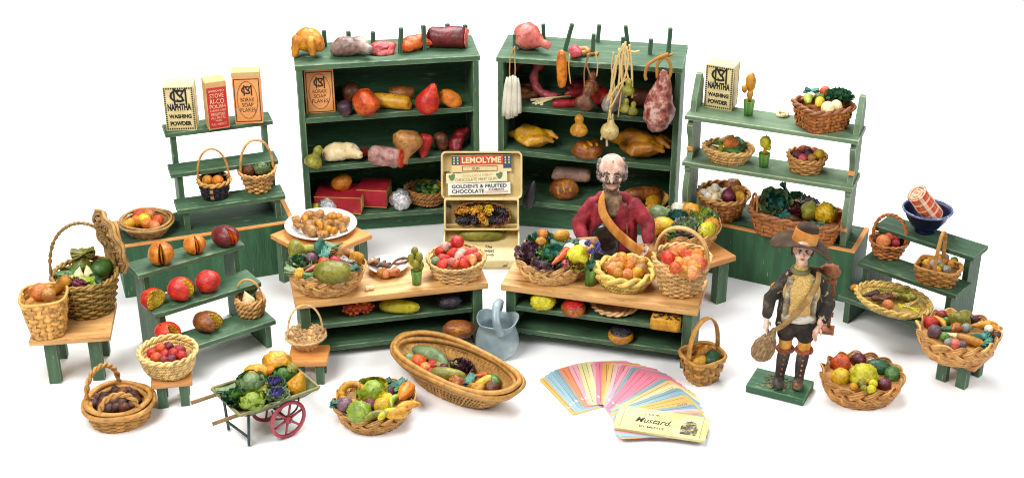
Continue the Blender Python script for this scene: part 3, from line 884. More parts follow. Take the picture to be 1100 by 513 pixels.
def borax(r, w_, h_, dep):
    b = MB()
    mg = MB(); monogram(mg, 0, h_*.66, w_*.36); mg.obj('monogram', ink('2a1a10'), r, smooth=False)
    put_text(b, 'BORAX', None, w_*.48, h_*.075, 0, h_*.475, 0, .0)
    put_text(b, 'SOAP', None, w_*.40, h_*.075, 0, h_*.375, 0, .0)
    put_text(b, 'FLAKES', None, w_*.55, h_*.075, 0, h_*.275, 0, .0)
    b.obj('lettering', ink('2a1a10'), r, smooth=False)
    c = MB(); outline_oval(c, 0, h_*.47, w_*.36, h_*.36, .005); frame_lines(c, -w_*.44, w_*.44, h_*.05, h_*.87)
    c.obj('border', ink('4a2c16'), r, smooth=False)
    d = MB(); d.box(-w_/2-.002, w_/2+.002, -.002, dep+.002, h_*.915, h_+.002)
    d.obj('lid_flap', mat('b99a64', 'cdb27c', rough=.6, scale=6), r, smooth=False, bevel=.003)
def redbox(r, w_, h_, dep):
    f = MB(); f.box(-w_*.46, w_*.46, -.002, -.0002, h_*.03, h_*.88)
    f.obj('printed_front', mat('b3221c', 'c9302a', rough=.55, scale=5), r, smooth=False)
    b = MB()
    for s, ww, hh, z in (('IMPROVED', .72, .045, .81), ('STOVE', .66, .085, .71), ('RI-CO', .66, .1, .59), ('POLISH', .74, .075, .485), ('CLEANS AND', .74, .045, .40), ('BRIGHTENS', .66, .06, .32), ('ALL METAL', .7, .05, .245), ('WARE', .3, .035, .185), ('FULL WEIGHT', .72, .045, .11)):
        put_text(b, s, None, w_*ww, h_*hh, 0, h_*z, 0, .0, lift=.0032)
    b.obj('lettering', ink('ecc9a0'), r, smooth=False)
ZP1 = .534+.83
ZS1_ = .534+1.077
carton('cream washing powder carton with black dotted border on the left stand', 195.5, 140.5, ZP1, 32, 45, .22, 5, ('c4ae74', 'd6c48c', 'e2d3a0'), naphtha)
carton('narrow red carton with pale lettering between two soap cartons', 236, 138.5, ZP1, 22, 48, .17, 22, ('b58a52', 'cba066', 'd8b27c'), redbox)
carton('orange borax soap flakes carton standing on the left stand', 268, 133, ZP1, 29.5, 52, .15, 6, ('d98c4c', 'e49a58', 'eaa868'), borax)
carton('orange borax soap flakes carton leaning in the tall green shelves', 345, 122.5, 1.29, 31, 47, .12, 9, ('d98c4c', 'e49a58', 'eaa868'), borax, tilt=-7)
carton('cream washing powder carton with black dotted border on the scalloped stand', 770.5, 117.5, ZS1_, 30, 44, .2, -24, ('c4ae74', 'd6c48c', 'e2d3a0'), naphtha)
def nodraw(r, w_, h_, d_):
    b = MB(); e = .008
    for z in (.0, h_-e): b.box(-w_/2-.002, w_/2+.002, -.0022, -.0002, z, z+e)
    b.obj('gold_edging', mat('b98a3a', 'd0a450', rough=.4, scale=8), r, smooth=False)
    c = MB(); c.box(w_/2+.0003, w_/2+.003, .01, d_-.01, .01, h_-.01)
    c.obj('end_panel', mat('a0793c', 'c59c58', 'd8b878', rough=.6, scale=9), r, smooth=False)
carton('red carton with gold edging under the round orange cheese', 363, 229, .25, 50, 17, .34, -4, ('8a0f1a', 'a5182a', 'b82436'), nodraw)
carton('red carton with gold edging beside the ball of foil', 399.5, 222.5, .25, 32, 18, .3, -6, ('8a0f1a', 'a5182a', 'b82436'), nodraw)
# ------------------------------------------------------------------ the baskets
ZT6, ZT7, ZT8, ZT11, ZT12, ZC, ZD = .46, .25, .24, .49, .49, .606, .607
ZF3 = .534
ZL3 = ZF3+.24; ZP1b, ZP2, ZP3 = .795, .533, .275
ZS1, ZS2 = ZF3+1.077, ZF3+.612
ZR3, ZR2, ZR1 = .27, .498, .752
B = {}
B[1] = basket('tall olive wicker basket with an open lid, full of vegetables, on the left table', 89.5, 70, 343, 293, ZT6, rb=.72, style='wicker', col='96783a', rows=9, stakes=22, amp=.014, thick=.013, handle=[(200, .50, 'rope')], hthick=.014, rim=('rope', .015), fill=.6, hcol='8a6c36')
lid = MB(); th = np.linspace(0, 2*PI, 60, endpoint=False)
for i in range(5):
    r_ = .29*(i+1)/5.
    rope(lid, np.stack([r_*np.cos(th), .75*r_*np.sin(th), .012*np.cos(th*9+i)], -1), .03, int(12*(i+1)), 3, True)
lid.lathe([(0, -.012), (.28, -.012), (.28, .005), (0, .005)], 30, ey=.75)
lo = lid.obj('lid', straw('a8834e'), B[1]['root']); lo.location = (.22, .14, B[1]['h']+.23); lo.rotation_euler = (R(14), R(-100), R(25))
B[2] = basket('small square splint basket with a yellow pepper, at the front of the left table', 48.5, 48, 364.5, 316, ZT6, rb=.66, style='splint', col='d6a055', n=3.4, rows=8, stakes=18, rz=12, rim=('ring', .012), fill=.75)
B[3] = basket('shallow brown wicker basket of oranges on the left chest', 155, 53, 257, 237, ZF3, rb=.7, style='wicker', col='a57d48', rows=7, stakes=20, rim='thick', fill=.5)
B[4] = basket('black and tan splint basket with a thin hoop handle', 229, 34, 216, 193, ZL3, rb=.74, style='splint', col='2e2630', tint='c79a55', rows=5, stakes=16, rimcol='c08c48', rim='rope', handle=[(10, .33, 'wire')], hthick=.011, fill=.6)
B[5] = basket('pale openwork basket with a hoop handle and a green cabbage', 276.5, 36, 208, 183, ZL3, rb=.6, style='wicker', col='c9985a', rows=7, stakes=16, amp=.014, rim='frill', handle=[(20, .33, 'wire')], hthick=.013, fill=.5)
B[6] = basket('tiny straw basket holding a white turnip', 268, 28, 341.5, 320.5, ZP3, rb=.75, style='coil', col='c6965a', rim='rope', handle=[(-10, .2, 'wire')], hthick=.011, fill=.5)
B[7] = basket('pale straw basket of red fruit on the little stool', 179, 60, 408, 376, ZT7, rb=.6, style='coil', col='d9b877', rows=7, rim='rope', fill=.6, p=.6)
B[8] = basket('thick wicker floor basket with two small loops, full of dark nuts', 123.5, 66, 463, 431, 0, rb=.78, style='wicker', col='b98644', rows=7, stakes=24, thick=.017, rim=('thick', .026), handle=[(100, .28, 'rope', 1.5), (250, .2, 'rope', 1.3)], hthick=.018, fill=.55, p=.5)
B[9] = basket('tiny empty splint basket with a wide brim and thin handle', 328, 40, 377, 359.5, ZT8, rb=.5, style='splint', col='d8b27c', rows=5, stakes=14, rim=('frill', .012), handle=[(15, .3, 'wire')], hthick=.009, fill=.12, p=1.3)
B[10] = basket('large braided basket of squash and leaves at the left end of a counter', 348.5, 80, 320, 284, ZC, rb=.74, style='braid', col='cf9f62', m=5, fill=.5)
B[11] = basket('pale wicker basket of pink radishes on the left counter', 489.5, 59, 305.5, 277, ZC, rb=.78, style='wicker', col='d2a86c', rows=7, stakes=22, rim='frill', fill=.6)
B[12] = basket('braided floor basket with a ring shaped squash and yellow peppers', 399.5, 86, 466, 428, 0, rb=.74, style='braid', col='b98848', m=5, fill=.5)
p = at(489, 396, .2)
B[13] = basket('long boat shaped wicker basket of mixed vegetables', 0, 0, 0, 0, 0, rb=.62, style='ribbed', col='b98a4a', ex=1.0, ey=.45, rz=-38, xy=(p[0]+.0, p[1]), wd=.625, h=.235, rows=9, stakes=92, thick=.0095, rim=('thick', .028), rimcol='b0803f', fill=.12, n=2.3)
B[14] = basket('large braided basket of dark leaves and carrots at the left end of the right counter', 594, 80, 307, 271, ZD, rb=.78, style='braid', col='d6aa6c', m=5, fill=.5)
B[15] = basket('chunky yellow braided basket of onions', 672, 60, 314, 290, ZD, rb=.72, style='coil', col='cdb25c', rows=3, rim=('rope', .03), fill=.6, p=.6)
B[16] = basket('deep wicker basket with a tall hoop handle, full of orange onions', 732, 60, 320, 276, ZD, rb=.62, style='wicker', col='cfa468', rows=11, stakes=24, rim='rope', handle=[(155, .30, 'pair')], hthick=.013, fill=.72, p=.7)
B[17] = basket('braided basket of pale lettuces and gourds on the cornerwise table', 737, 76, 272, 238, ZT12, rb=.76, style='braid', col='c99a5c', m=5, fill=.5)
B[18] = basket('small square splint basket with a tall handle, standing on the floor by the right counter', 755, 44, 413, 380, 0, rb=.66, style='splint', col='b8853f', n=3.2, rows=5, stakes=16, rz=28, rim=('ring', .016), handle=[(40, .36, 'flat')], hthick=.016, fill=.6)
B[19] = basket('square reddish basket of peppers and dark cabbage on the top plank', 886, 55, 142.5, 112, ZS1, rb=.82, style='splint', col='a9652c', n=5, rows=6, stakes=24, rz=45-24, rim=('rope', .02), rimcol='8f5a34', fill=.75, ex=1.0, ey=.85)
B[20] = basket('oval straw basket with green beans and an orange on the middle plank', 783, 52, 177.5, 158, ZS2, rb=.62, style='coil', col='cba162', rows=4, fill=.75, ey=.8, rz=-20)
B[21] = basket('small round basket of plums and a lemon on the middle plank', 868, 40, 188.5, 167, ZS2, rb=.76, style='wicker', col='bf8b4c', rows=5, stakes=14, fill=.8)
B[22] = basket('reddish basket of garlic and an onion on the right chest', 777, 55, 239, 207, ZF3, rb=.62, style='splint', col='a5682e', rows=6, stakes=22, rim=('rope', .017), rimcol='b5824a', fill=.7)
p = at(856, 229, ZF3+.2)
B[23] = basket('long reddish basket of cabbages behind the hat of the boy', 0, 0, 0, 0, ZF3, rb=.84, style='splint', col='b06c34', n=4.5, ex=1.0, ey=.52, rz=-24, xy=(p[0], p[1]-.02), wd=.43, h=.21, rows=5, stakes=28, rim=('rope', .022), rimcol='9a6238', handle=[(172, .2, 'wire', .55)], hthick=.012, fill=.5)
B[24] = basket('small reddish basket with a hoop handle holding apples', 955.5, 37, 279.5, 258, ZR2, rb=.62, style='wicker', col='b4713a', rows=6, stakes=16, rim=('frill', .012), handle=[(150, .27, 'rope')], hthick=.014, fill=.6)
B[25] = basket('square openwork basket of small dried fruit with a narrow handle', 1009, 45, 308, 285, ZR2, rb=.74, style='wicker', col='a9773a', n=5, rows=5, stakes=20, amp=.012, rz=-30, ex=1, ey=.75, rim=('ring', .013), handle=[(60, .34, 'flat', PI)], hthick=.012, fill=.7)
p = at(959, 322, ZR3+.07)
B[26] = basket('shallow oval straw tray of dried roots', 0, 0, 0, 0, ZR3+.015, rb=.72, style='coil', col='cbab5c', ex=1, ey=.72, rz=-18, xy=(p[0], p[1]), wd=.325, h=.075, rows=2, rim=('rope', .016), fill=.25, tilt=(4, 6), name='tray', cat='tray')
B[27] = basket('large braided basket of mixed vegetables on a green stool', 1034, 86, 394, 353, .25, rb=.74, style='braid', col='cf9a58', m=5, fill=.55)
B[28] = basket('braided floor basket of yellow fruit near the boy on the green base', 930, 86, 440, 399, 0, rb=.78, style='braid', col='c28a4a', m=5, fill=.5)
B[29] = basket('round chip wood basket of bread behind the man', 694, 52, 234, 211, .25, rb=.72, style='chip', col='c99a54', fill=.5, rim=None)
B[30] = basket('brown oval basket of green peppers on the lowest shelf', 457, 44, 221, 202, .26, rb=.7, style='coil', col='9a6a34', ey=.85, fill=.6, rz=-15)
B[32] = basket('round woven mat basket pushed under the right counter', 661, 50, 338, 325, .39, rb=.7, style='coil', col='d0a878', fill=.6)
# ------------------------------------------------------------------ food, basket by basket
def fill(i, items, off=0.0, where='', grp=None):
    """items: (name, kind, colour, px, py, w, description, {extra})"""
    bk = B[i]; UP = {1: .03, 10: .03, 12: .02, 16: .05, 24: .03, 27: -.035, 28: -.05, 14: .01}.get(i, .01)
    for it in items:
        name, kind, c, px, py, w_, lab = it[:7]
        k = dict(it[7]) if len(it) > 7 else {}
        dz = k.pop('dz', 0)
        g = k.pop('group', grp)
        if 'a' not in k: k['a'] = rng.uniform(-180, 180)
        # height follows how far back it shows, so the heap is gently domed
        food(name, kind, c, px, py, bk['zr']+off+dz+UP, w_*{12: 1.24, 13: 1.2, 26: 1.35, 17: 1.2, 28: 1.04, 27: 1.05}.get(i, 1.1), lab+' '+where, group=g, **k)
def heap(i, name, kind, cs, pts, w_, lab, where, grp, off=0., **kw):
    for j, (px, py) in enumerate(pts):
        c = cs[j % len(cs)]
        fill(i, [(name, kind, c, px, py, w_*rng.uniform(.88, 1.14), lab, dict(kw, rx=rng.uniform(-30, 30), ry=rng.uniform(-30, 30)))], off+rng.uniform(-.01, .01), where, grp)
def scatter(cx, cy, rx, ry, n, seed, mind):
    q = random.Random(seed); P = []
    for _ in range(4000):
        a = q.uniform(0, 2*PI); r = math.sqrt(q.random())
        p = (cx+rx*r*math.cos(a), cy+ry*r*math.sin(a))
        if all((p[0]-u[0])**2+((p[1]-u[1])*1.5)**2 > mind**2 for u in P): P.append(p)
        if len(P) >= n: break
    return sorted(P, key=lambda p: p[1])

fill(1, [('squash', 'melon', 'green', 109, 288, 24, 'dark green round squash', dict(a=60)), ('leafy_head', 'leafy', 'green', 76, 293, 28, 'curly green kale leaf', dict(a=40)),
  ('celery', 'leafy', 'lime', 91, 301, 34, 'pale green celery stalk', dict(a=-18)), ('turnip', 'radish', 'cream', 84.5, 294, 15, 'cream turnip', dict(ry=60)), ('turnip', 'radish', 'cream', 95, 292, 15, 'cream turnip', dict(ry=60)),
  ('grape_bunch', 'cone', 'plum', 80, 304, 24, 'dark red grape bunch', dict(a=-10)), ('gourd', 'gourd', 'olive', 88, 279, 26, 'upright olive dried gourd', dict(ry=-80, c2='olive')),
  ('leafy_head', 'leafy', 'olive', 89, 271, 24, 'withered olive leaf tuft', dict(a=10, dz=.08)), ('cucumber', 'cucumber', 'dkgreen', 103, 300, 24, 'dark green cucumber', dict(a=-50)),
  ('leafy_head', 'leafy', 'dkgreen', 70, 299, 22, 'dark green lettuce leaf', dict(a=80))], -.02, 'in the tall lidded basket')
fill(2, [('pepper', 'pepper', 'amber', 64, 307, 28, 'long yellow pepper', dict(a=25, ry=-35, fat=.8)), ('egg', 'ball', 'peach', 42, 313, 17, 'orange fruit', {}), ('egg', 'ball', 'tan', 52, 316, 14, 'tan nut', {})], -.02, 'in the small square splint basket')
heap(3, 'orange', 'ball', ['orange', 'peach', 'redorange'], [(147, 237), (160, 231), (169, 237), (158, 240), (166, 243), (150, 231)], 12.5, 'small orange', 'in the shallow brown basket on the chest', 'oranges in the shallow brown basket', -.0)
fill(3, [('lemon', 'ball', 'lemon', 155, 236, 13, 'lime yellow fruit', {}), ('lemon', 'melon', 'gold', 139, 240, 14, 'golden long fruit', {})], .01, 'among oranges in the shallow brown basket')
fill(4, [('orange', 'ball', 'amber', 223, 194, 11, 'amber fruit', {}), ('orange', 'ball', 'orange', 234, 194.5, 12, 'orange fruit', {}), ('grape_bunch', 'cone', 'black', 236, 189, 16, 'black grape bunch', {}), ('plum', 'ball', 'purple', 222, 190, 9, 'dark purple plum', {})], -.01, 'in the black splint basket')
fill(5, [('cabbage', 'cabbage', 'sage', 281, 180, 18, 'small grey green cabbage', dict(c2='green')), ('nut', 'rough', 'brown', 267, 183, 11, 'brown walnut', {}), ('leafy_head', 'leafy', 'sage', 284, 174, 13, 'sage green leaf', {})], .0, 'in the pale openwork basket')
fill(6, [('turnip', 'radish', 'cream', 266, 321, 18, 'white turnip', dict(ry=70)), ('turnip_leaf', 'leafy', 'bluegreen', 272, 313, 18, 'bluish turnip top', dict(a=60, ry=-40))], .0, 'in the tiny straw basket')
heap(7, 'apple', 'ball', ['red', 'redorange', 'plum', 'crimson', 'red'], [(163, 379), (172, 374), (181, 372), (193, 376), (186, 380), (177, 381), (168, 384), (184, 386), (176, 387), (195, 382)], 11, 'small red apple', 'in the straw basket on the little stool', 'red apples on the little stool', -.02)
heap(8, 'nut', 'rough', ['nutbrown', 'brown', 'nutbrown'], scatter(123, 429, 25, 12, 34, 3, 7), 11, 'dark brown nut', 'in the thick wicker floor basket', 'dark nuts in the floor basket', -.03)
W10 = 'in the braided basket on the left counter'
fill(10, [('squash', 'melon', 'olive', 357, 292, 38, 'long striped olive squash', dict(a=-8, dz=.04, fat=.85, lobes=8, lamp=.15)), ('gourd', 'gourd', 'olive', 325, 268, 28, 'lumpy olive gourd', dict(a=10)),
  ('cabbage', 'rosette', 'sage', 321, 281, 24, 'dark flecked lettuce', dict(c2='dkgreen')), ('cabbage', 'cabbage', 'mauve', 334, 277, 16, 'small mauve cabbage', dict(c2='sage')),
  ('artichoke', 'pear', 'bluegreen', 343, 266, 24, 'upright blue green artichoke', dict(ry=-75)), ('leafy_head', 'leafy', 'sage', 360, 264, 22, 'pale green folded leaf', dict(a=-20)),
  ('radish', 'radish', 'redorange', 350, 281, 15, 'orange red radish', dict(a=200)), ('radish', 'radish', 'crimson', 362, 281, 16, 'crimson radish', dict(a=170)), ('gourd', 'gourd', 'tan', 373, 270, 18, 'tan warty gourd', {}),
  ('leafy_head', 'leafy', 'dkgreen', 376, 289, 26, 'dark teal leaf', dict(a=30)), ('leafy_head', 'leafy', 'grey', 374, 280, 18, 'grey green leaf', dict(a=150)), ('radish', 'carrot', 'pink', 333, 289, 22, 'pink root', dict(a=50)),
  ('leafy_head', 'leafy', 'sage', 318, 291, 24, 'sage green leaf', dict(a=-30)), ('potato', 'lump', 'gold', 321, 294, 11, 'golden potato', {}), ('leafy_head', 'leafy', 'green', 334, 295, 16, 'bright green leaf', dict(a=10)),
  ('leafy_head', 'leafy', 'bluegreen', 349, 273, 24, 'blue green leaf', dict(a=80)), ('squash', 'lump', 'amber', 383, 277, 14, 'amber squash', {})], .0, W10)
heap(11, 'radish', 'radish', ['tomato', 'palepink', 'tomato', 'peach', 'pink', 'redorange', 'tomato'], [(473, 270), (481, 265), (488, 262), (497, 268), (506, 270), (510, 275), (477, 277), (485, 273), (492, 276), (500, 278), (507, 280), (483, 281), (491, 283), (499, 284), (476, 283), (494, 271), (503, 274)], 15, 'pink radish', 'in the pale basket on the left counter', 'pink radishes in the pale basket', .02)
fill(11, [('radish', 'ball', 'sage', 468, 280, 9, 'green tipped radish', {}), ('radish', 'radish', 'tomato', 490, 262, 19, 'tall red radish on top of the heap', dict(ry=-60, dz=.03))], .02, 'in the pale basket')
W12 = 'in the braided floor basket nearest the wheelbarrow'
fill(12, [('ring_squash', 'ring', 'gold', 378, 422, 25, 'golden ring shaped squash', dict(rx=35, k=1.9, a=0)), ('cabbage', 'cabbage', 'lime', 401, 420, 29, 'pale lime cabbage', dict(c2='lemon')), ('cabbage', 'cell', 'lime', 386, 443, 23, 'round lime artichoke', {}),
  ('leafy_head', 'leafy', 'bluegreen', 427, 412, 24, 'blue green leaf', dict(a=40)), ('leafy_head', 'leafy', 'green', 421, 419, 20, 'green leaf', dict(a=0)), ('pepper', 'pepper', 'orange', 435, 421, 24, 'ribbed orange pepper', dict(a=70, lobes=6, lamp=.3)),
  ('lemon', 'ball', 'yellow', 410, 436, 15, 'yellow round pepper', {}), ('lemon', 'ball', 'yellow', 416, 428, 11, 'small yellow lemon', {}), ('pea_pod', 'cucumber', 'lime', 423, 430, 20, 'green curved pea pod', dict(a=70, bend=.2)),
  ('pepper', 'cucumber', 'amber', 437, 437, 26, 'curved amber pepper', dict(a=35, bend=.25)), ('pea_pod', 'cucumber', 'olive', 406, 446, 26, 'olive bean pod', dict(a=15, bend=.15)), ('pea_pod', 'cucumber', 'lemon', 418, 444, 24, 'yellow bean pod', dict(a=30, bend=.2)),
  ('beet', 'ball', 'plum', 397, 435, 13, 'dark red beet', {}), ('onion', 'onion', 'mauve', 371, 436, 16, 'mauve onion', dict(ry=70)), ('leafy_head', 'leafy', 'bluegreen', 362, 432, 16, 'teal leaf', {}), ('beet', 'ball', 'purple', 417, 421, 11, 'dark purple plum', {}),
  ('pepper', 'pepper', 'gold', 426, 444, 20, 'golden pepper', dict(a=30)), ('leafy_head', 'leafy', 'dkgreen', 410, 411, 26, 'dark green leaf', dict(a=10))], .0, W12)
W13 = 'in the long boat shaped basket'
fill(13, [('cucumber', 'cucumber', 'sage', 463, 383, 44, 'pale green long cucumber', dict(a=-40, bend=.12)), ('cucumber', 'cucumber', 'olive', 481, 402, 34, 'short olive cucumber', dict(a=-12, fat=1.2)), ('squash', 'melon', 'sage', 440, 386, 16, 'small sage squash', {}),
  ('onion', 'onion', 'redorange', 451, 388, 17, 'striped red onion', dict(a=40)), ('tomato', 'ball', 'tomato', 464, 392, 10, 'small red tomato', {}), ('tomato', 'ball', 'red', 463, 399, 8, 'small red tomato', {}),
  ('lettuce', 'rosette', 'purple', 494, 394, 24, 'dark purple lettuce', {}), ('squash', 'leafy', 'bluegreen', 503, 408, 26, 'blue green chard', dict(a=60)), ('carrot', 'carrot', 'redorange', 515, 403, 17, 'orange carrot', dict(a=10, fat=1.5)),
  ('pepper', 'pepper', 'yellow', 519, 411, 22, 'yellow pepper', dict(a=35)), ('pepper', 'pepper', 'gold', 510, 416, 20, 'golden pepper', dict(a=-30)), ('squash', 'melon', 'green', 530, 409, 16, 'green round squash', {}),
  ('potato', 'lump', 'brown', 528, 416, 13, 'brown potato', {}), ('radish', 'ball', 'plum', 477, 395, 9, 'dark red plum', {}), ('leafy_head', 'leafy', 'olive', 479, 393, 22, 'olive leaf', dict(a=0)), ('potato', 'lump', 'crust', 492, 412, 16, 'russet root', {}),
  ('onion', 'ball', 'peach', 457, 394, 10, 'tan onion', {})], -.115, W13)
W14 = 'in the braided basket with dark leaves on the right counter'
fill(14, [('lettuce', 'rosette', 'mauve', 572, 271, 34, 'large dusty purple lettuce', dict(c2='purple')), ('lettuce', 'rosette', 'mauve', 585, 283, 28, 'mottled purple lettuce', dict(c2='grey')), ('kale', 'rosette', 'green', 596, 274, 36, 'curly emerald kale', dict(c2='bluegreen', dz=.03)),
  ('kale', 'rosette', 'dkgreen', 583, 258, 28, 'dark green kale', dict(c2='bluegreen')), ('kale', 'leafy', 'dkgreen', 607, 263, 30, 'dark green chard', dict(a=0)), ('orange', 'ball', 'orange', 583, 252, 11, 'small orange', dict(dz=.04)), ('lemon', 'melon', 'gold', 603, 253, 17, 'golden lemon', dict(dz=.05)), ('lemon', 'ball', 'amber', 581, 260, 11, 'amber fruit', dict(dz=.05)),
  ('carrot', 'carrot', 'redorange', 602, 276, 36, 'orange carrot', dict(a=60, dz=.06, fat=1.3)), ('mushroom', 'ball', 'white', 612, 268, 13, 'white mushroom', dict(dz=.05)), ('mushroom', 'ball', 'white', 626, 264, 12, 'pale grey mushroom', {}),
  ('squash', 'lump', 'lemon', 620, 275, 22, 'olive yellow squash', dict(dz=.04)), ('carrot', 'carrot', 'tan', 628, 258, 28, 'tan parsnip', dict(a=-8, fat=1.5)), ('radish', 'ball', 'rose', 607, 284, 11, 'pink radish', {}), ('squash', 'melon', 'amber', 634, 268, 14, 'amber squash', dict(a=90)),
  ('lettuce', 'rosette', 'olive', 618, 285, 20, 'olive brown lettuce', dict(c2='plum'))], .0, W14)
heap(15, 'onion', 'onion', ['amber', 'peach', 'gold', 'orange', 'tan'], [(652, 287), (660, 281), (668, 278), (676, 279), (684, 281), (692, 284), (657, 288), (667, 287), (676, 287), (686, 289), (663, 293), (674, 294), (684, 294), (668, 282), (691, 290)], 14, 'yellow onion', 'in the chunky yellow basket', 'yellow onions in the chunky basket', .0)
heap(16, 'onion', 'onion', ['peach', 'orange', 'redorange', 'peach', 'amber'], [(722, 276), (731, 271), (740, 275), (748, 279), (728, 283), (737, 283), (746, 287), (752, 284), (742, 292), (734, 290), (724, 270), (750, 274)], 16, 'orange onion', 'in the deep basket with the tall hoop handle', 'orange onions in the deep basket', .0)
fill(16, [('onion', 'onion', 'tomato', 719, 276, 16, 'red onion', dict(dz=.03)), ('onion', 'onion', 'redorange', 727, 288, 15, 'rosy onion near the rim', dict(dz=.03))], .02, 'in the deep basket with the tall hoop handle')
W17 = 'in the basket on the cornerwise table'
fill(17, [('squash', 'pear', 'sage', 711, 230, 24, 'grey green squash', dict(a=20)), ('cauliflower', 'cell', 'white', 729, 225, 15, 'white cauliflower', {}), ('cabbage', 'rosette', 'teal', 727, 233, 22, 'teal cabbage', dict(c2='bluegreen')), ('squash', 'lump', 'gold', 744, 228, 18, 'mustard squash', {}),
  ('cabbage', 'rosette', 'sage', 753, 232, 28, 'pale green cabbage', dict(c2='lime')), ('lettuce', 'rosette', 'grey', 738, 245, 32, 'silvery grey lettuce', dict(c2='sage')), ('lemon', 'melon', 'yellow', 712, 242, 22, 'bright yellow melon', dict(a=-10)), ('lemon', 'ball', 'gold', 704, 245, 13, 'golden fruit', {}),
  ('cabbage', 'leafy', 'green', 723, 247, 22, 'green leaf', dict(a=60)), ('squash', 'melon', 'lemon', 759, 247, 20, 'lemon yellow squash', dict(a=50)), ('squash', 'lump', 'amber', 764, 241, 14, 'amber squash', {}), ('cabbage', 'leafy', 'lime', 748, 240, 20, 'lime green leaf', {}), ('lettuce', 'rosette', 'lime', 758, 239, 22, 'lime lettuce', {})], .0, W17)
fill(18, [('lemon', 'melon', 'gold', 752, 388, 18, 'golden pear shaped fruit', dict(a=20, dz=.02)), ('squash', 'melon', 'dkgreen', 765, 385, 22, 'slate green squash', dict(a=70, dz=.03)), ('potato', 'lump', 'amber', 757, 379, 14, 'amber potato', {})], -.05, 'in the small square floor basket')
fill(19, [('pepper', 'pepper', 'lime', 868, 107, 17, 'lime green pepper', dict(a=80)), ('pepper', 'pepper', 'yellow', 880, 111, 18, 'yellow pepper', dict(a=70)), ('turnip', 'ball', 'cream', 889, 116, 13, 'cream turnip', {}), ('turnip', 'ball', 'cream', 898, 114, 12, 'cream turnip', {}), ('cabbage', 'rosette', 'dkgreen', 901, 103, 27, 'dark green savoy cabbage', dict(c2='dkgreen', dz=.04)),
  ('leafy_head', 'leafy', 'bluegreen', 871, 97, 16, 'teal leaf', {}), ('pepper', 'pepper', 'green', 884, 105, 17, 'green pepper', {}), ('onion', 'onion', 'redorange', 885, 98, 12, 'red onion', {})], .02, 'in the square reddish basket')
heap(20, 'bean', 'cucumber', ['green', 'olive', 'dkgreen'], [(771, 155), (780, 151), (790, 150), (796, 156), (775, 160), (792, 161), (785, 162)], 20, 'green bean', 'in the oval straw basket', 'green beans in the oval basket', -.01, bend=.1)
fill(20, [('orange', 'melon', 'orange', 785, 154, 16, 'plump orange pepper', dict(a=20, dz=.03, fat=1.2)), ('turnip', 'carrot', 'cream', 772, 157, 15, 'cream parsnip', dict(a=-30))], .01, 'in the oval straw basket')
heap(21, 'plum', 'ball', ['plum', 'rose', 'purple', 'redorange', 'tan'], [(857, 166), (862, 170), (868, 163), (863, 161), (872, 170), (868, 167), (874, 163)], 9, 'small red plum', 'in the small round basket', 'red plums on the middle plank', .01)
fill(21, [('lemon', 'ball', 'yellow', 880, 166, 11, 'yellow lemon', {})], .02, 'in the small round basket of plums')
heap(22, 'garlic', 'garlic', ['white', 'cream', 'white'], [(758, 206), (765, 204), (771, 203), (766, 209), (772, 209), (762, 210), (776, 205), (770, 213)], 12, 'white garlic bulb', 'in the reddish basket on the right chest', 'garlic bulbs in the reddish basket', .0)
fill(22, [('onion', 'onion', 'plum', 783, 208, 16, 'dark red onion with a neck', dict(ry=-75, dz=.03)), ('squash', 'lump', 'amber', 792, 206, 14, 'amber squash', {}), ('squash', 'lump', 'crust', 787, 201, 16, 'russet potato', {}), ('squash', 'lump', 'gold', 795, 211, 11, 'golden squash', {})], .0, 'beside garlic in the reddish basket')
fill(23, [('cabbage', 'rosette', 'sage', 834, 219, 33, 'large sage green cabbage', dict(c2='bluegreen', rx=35, a=10, dz=.03)), ('cabbage', 'leafy', 'bluegreen', 844, 203, 16, 'upright teal leaf', dict(ry=-60)), ('cabbage', 'rosette', 'dkgreen', 855, 212, 20, 'dark green cabbage', {}), ('cabbage', 'rosette', 'black', 866, 219, 25, 'blackish purple cabbage', dict(c2='grey')),
  ('beet', 'rosette', 'plum', 851, 226, 17, 'dark red lettuce', {}), ('cauliflower', 'cell', 'yellow', 887, 229, 22, 'bright yellow cauliflower', dict(dz=.04)), ('squash', 'lump', 'olive', 870, 227, 18, 'brown mushroom', {}), ('cabbage', 'leafy', 'teal', 840, 231, 18, 'teal lettuce', {}), ('cabbage', 'leafy', 'bluegreen', 878, 240, 14, 'small teal leaf', {})], -.01, 'in the long reddish basket')
fill(24, [('apple', 'ball', 'peach', 949, 259, 14, 'peach coloured apple', {}), ('apple', 'ball', 'red', 962, 255, 10, 'red apple', {}), ('apple', 'ball', 'redorange', 955, 255, 10, 'orange red apple', {}), ('apple', 'ball', 'crimson', 962, 261, 8, 'dark red apple', {})], .0, 'in the small hoop handled basket')
heap(25, 'dried_fruit', 'rough', ['gold', 'grey', 'amber', 'olive', 'crust', 'grey'], scatter(1010, 283, 17, 7, 17, 5, 6), 8, 'small dried fruit', 'in the square openwork basket', 'dried fruit in the square basket', -.01)
fill(26, [('root', 'tuber', 'brown', 951, 318, 22, 'brown knobbly root', dict(a=20)), ('root', 'tuber', 'olive', 971, 318, 20, 'olive knobbly root', dict(a=-15)), ('nut', 'ball', 'peach', 954, 327, 9, 'orange nut', {}), ('root', 'carrot', 'dkbrown', 935, 316, 16, 'dark dried root', dict(a=20, fat=1.8)), ('herb', 'sticks', 'olive', 961, 313, 24, 'dried olive twigs', dict(a=0)),
  ('herb', 'sticks', 'raffia', 981, 326, 22, 'pale dried straw', dict(a=30)), ('herb', 'sticks', 'lemon', 976, 331, 18, 'yellow dried straw', dict(a=-30))], -.0, 'on the oval straw tray')
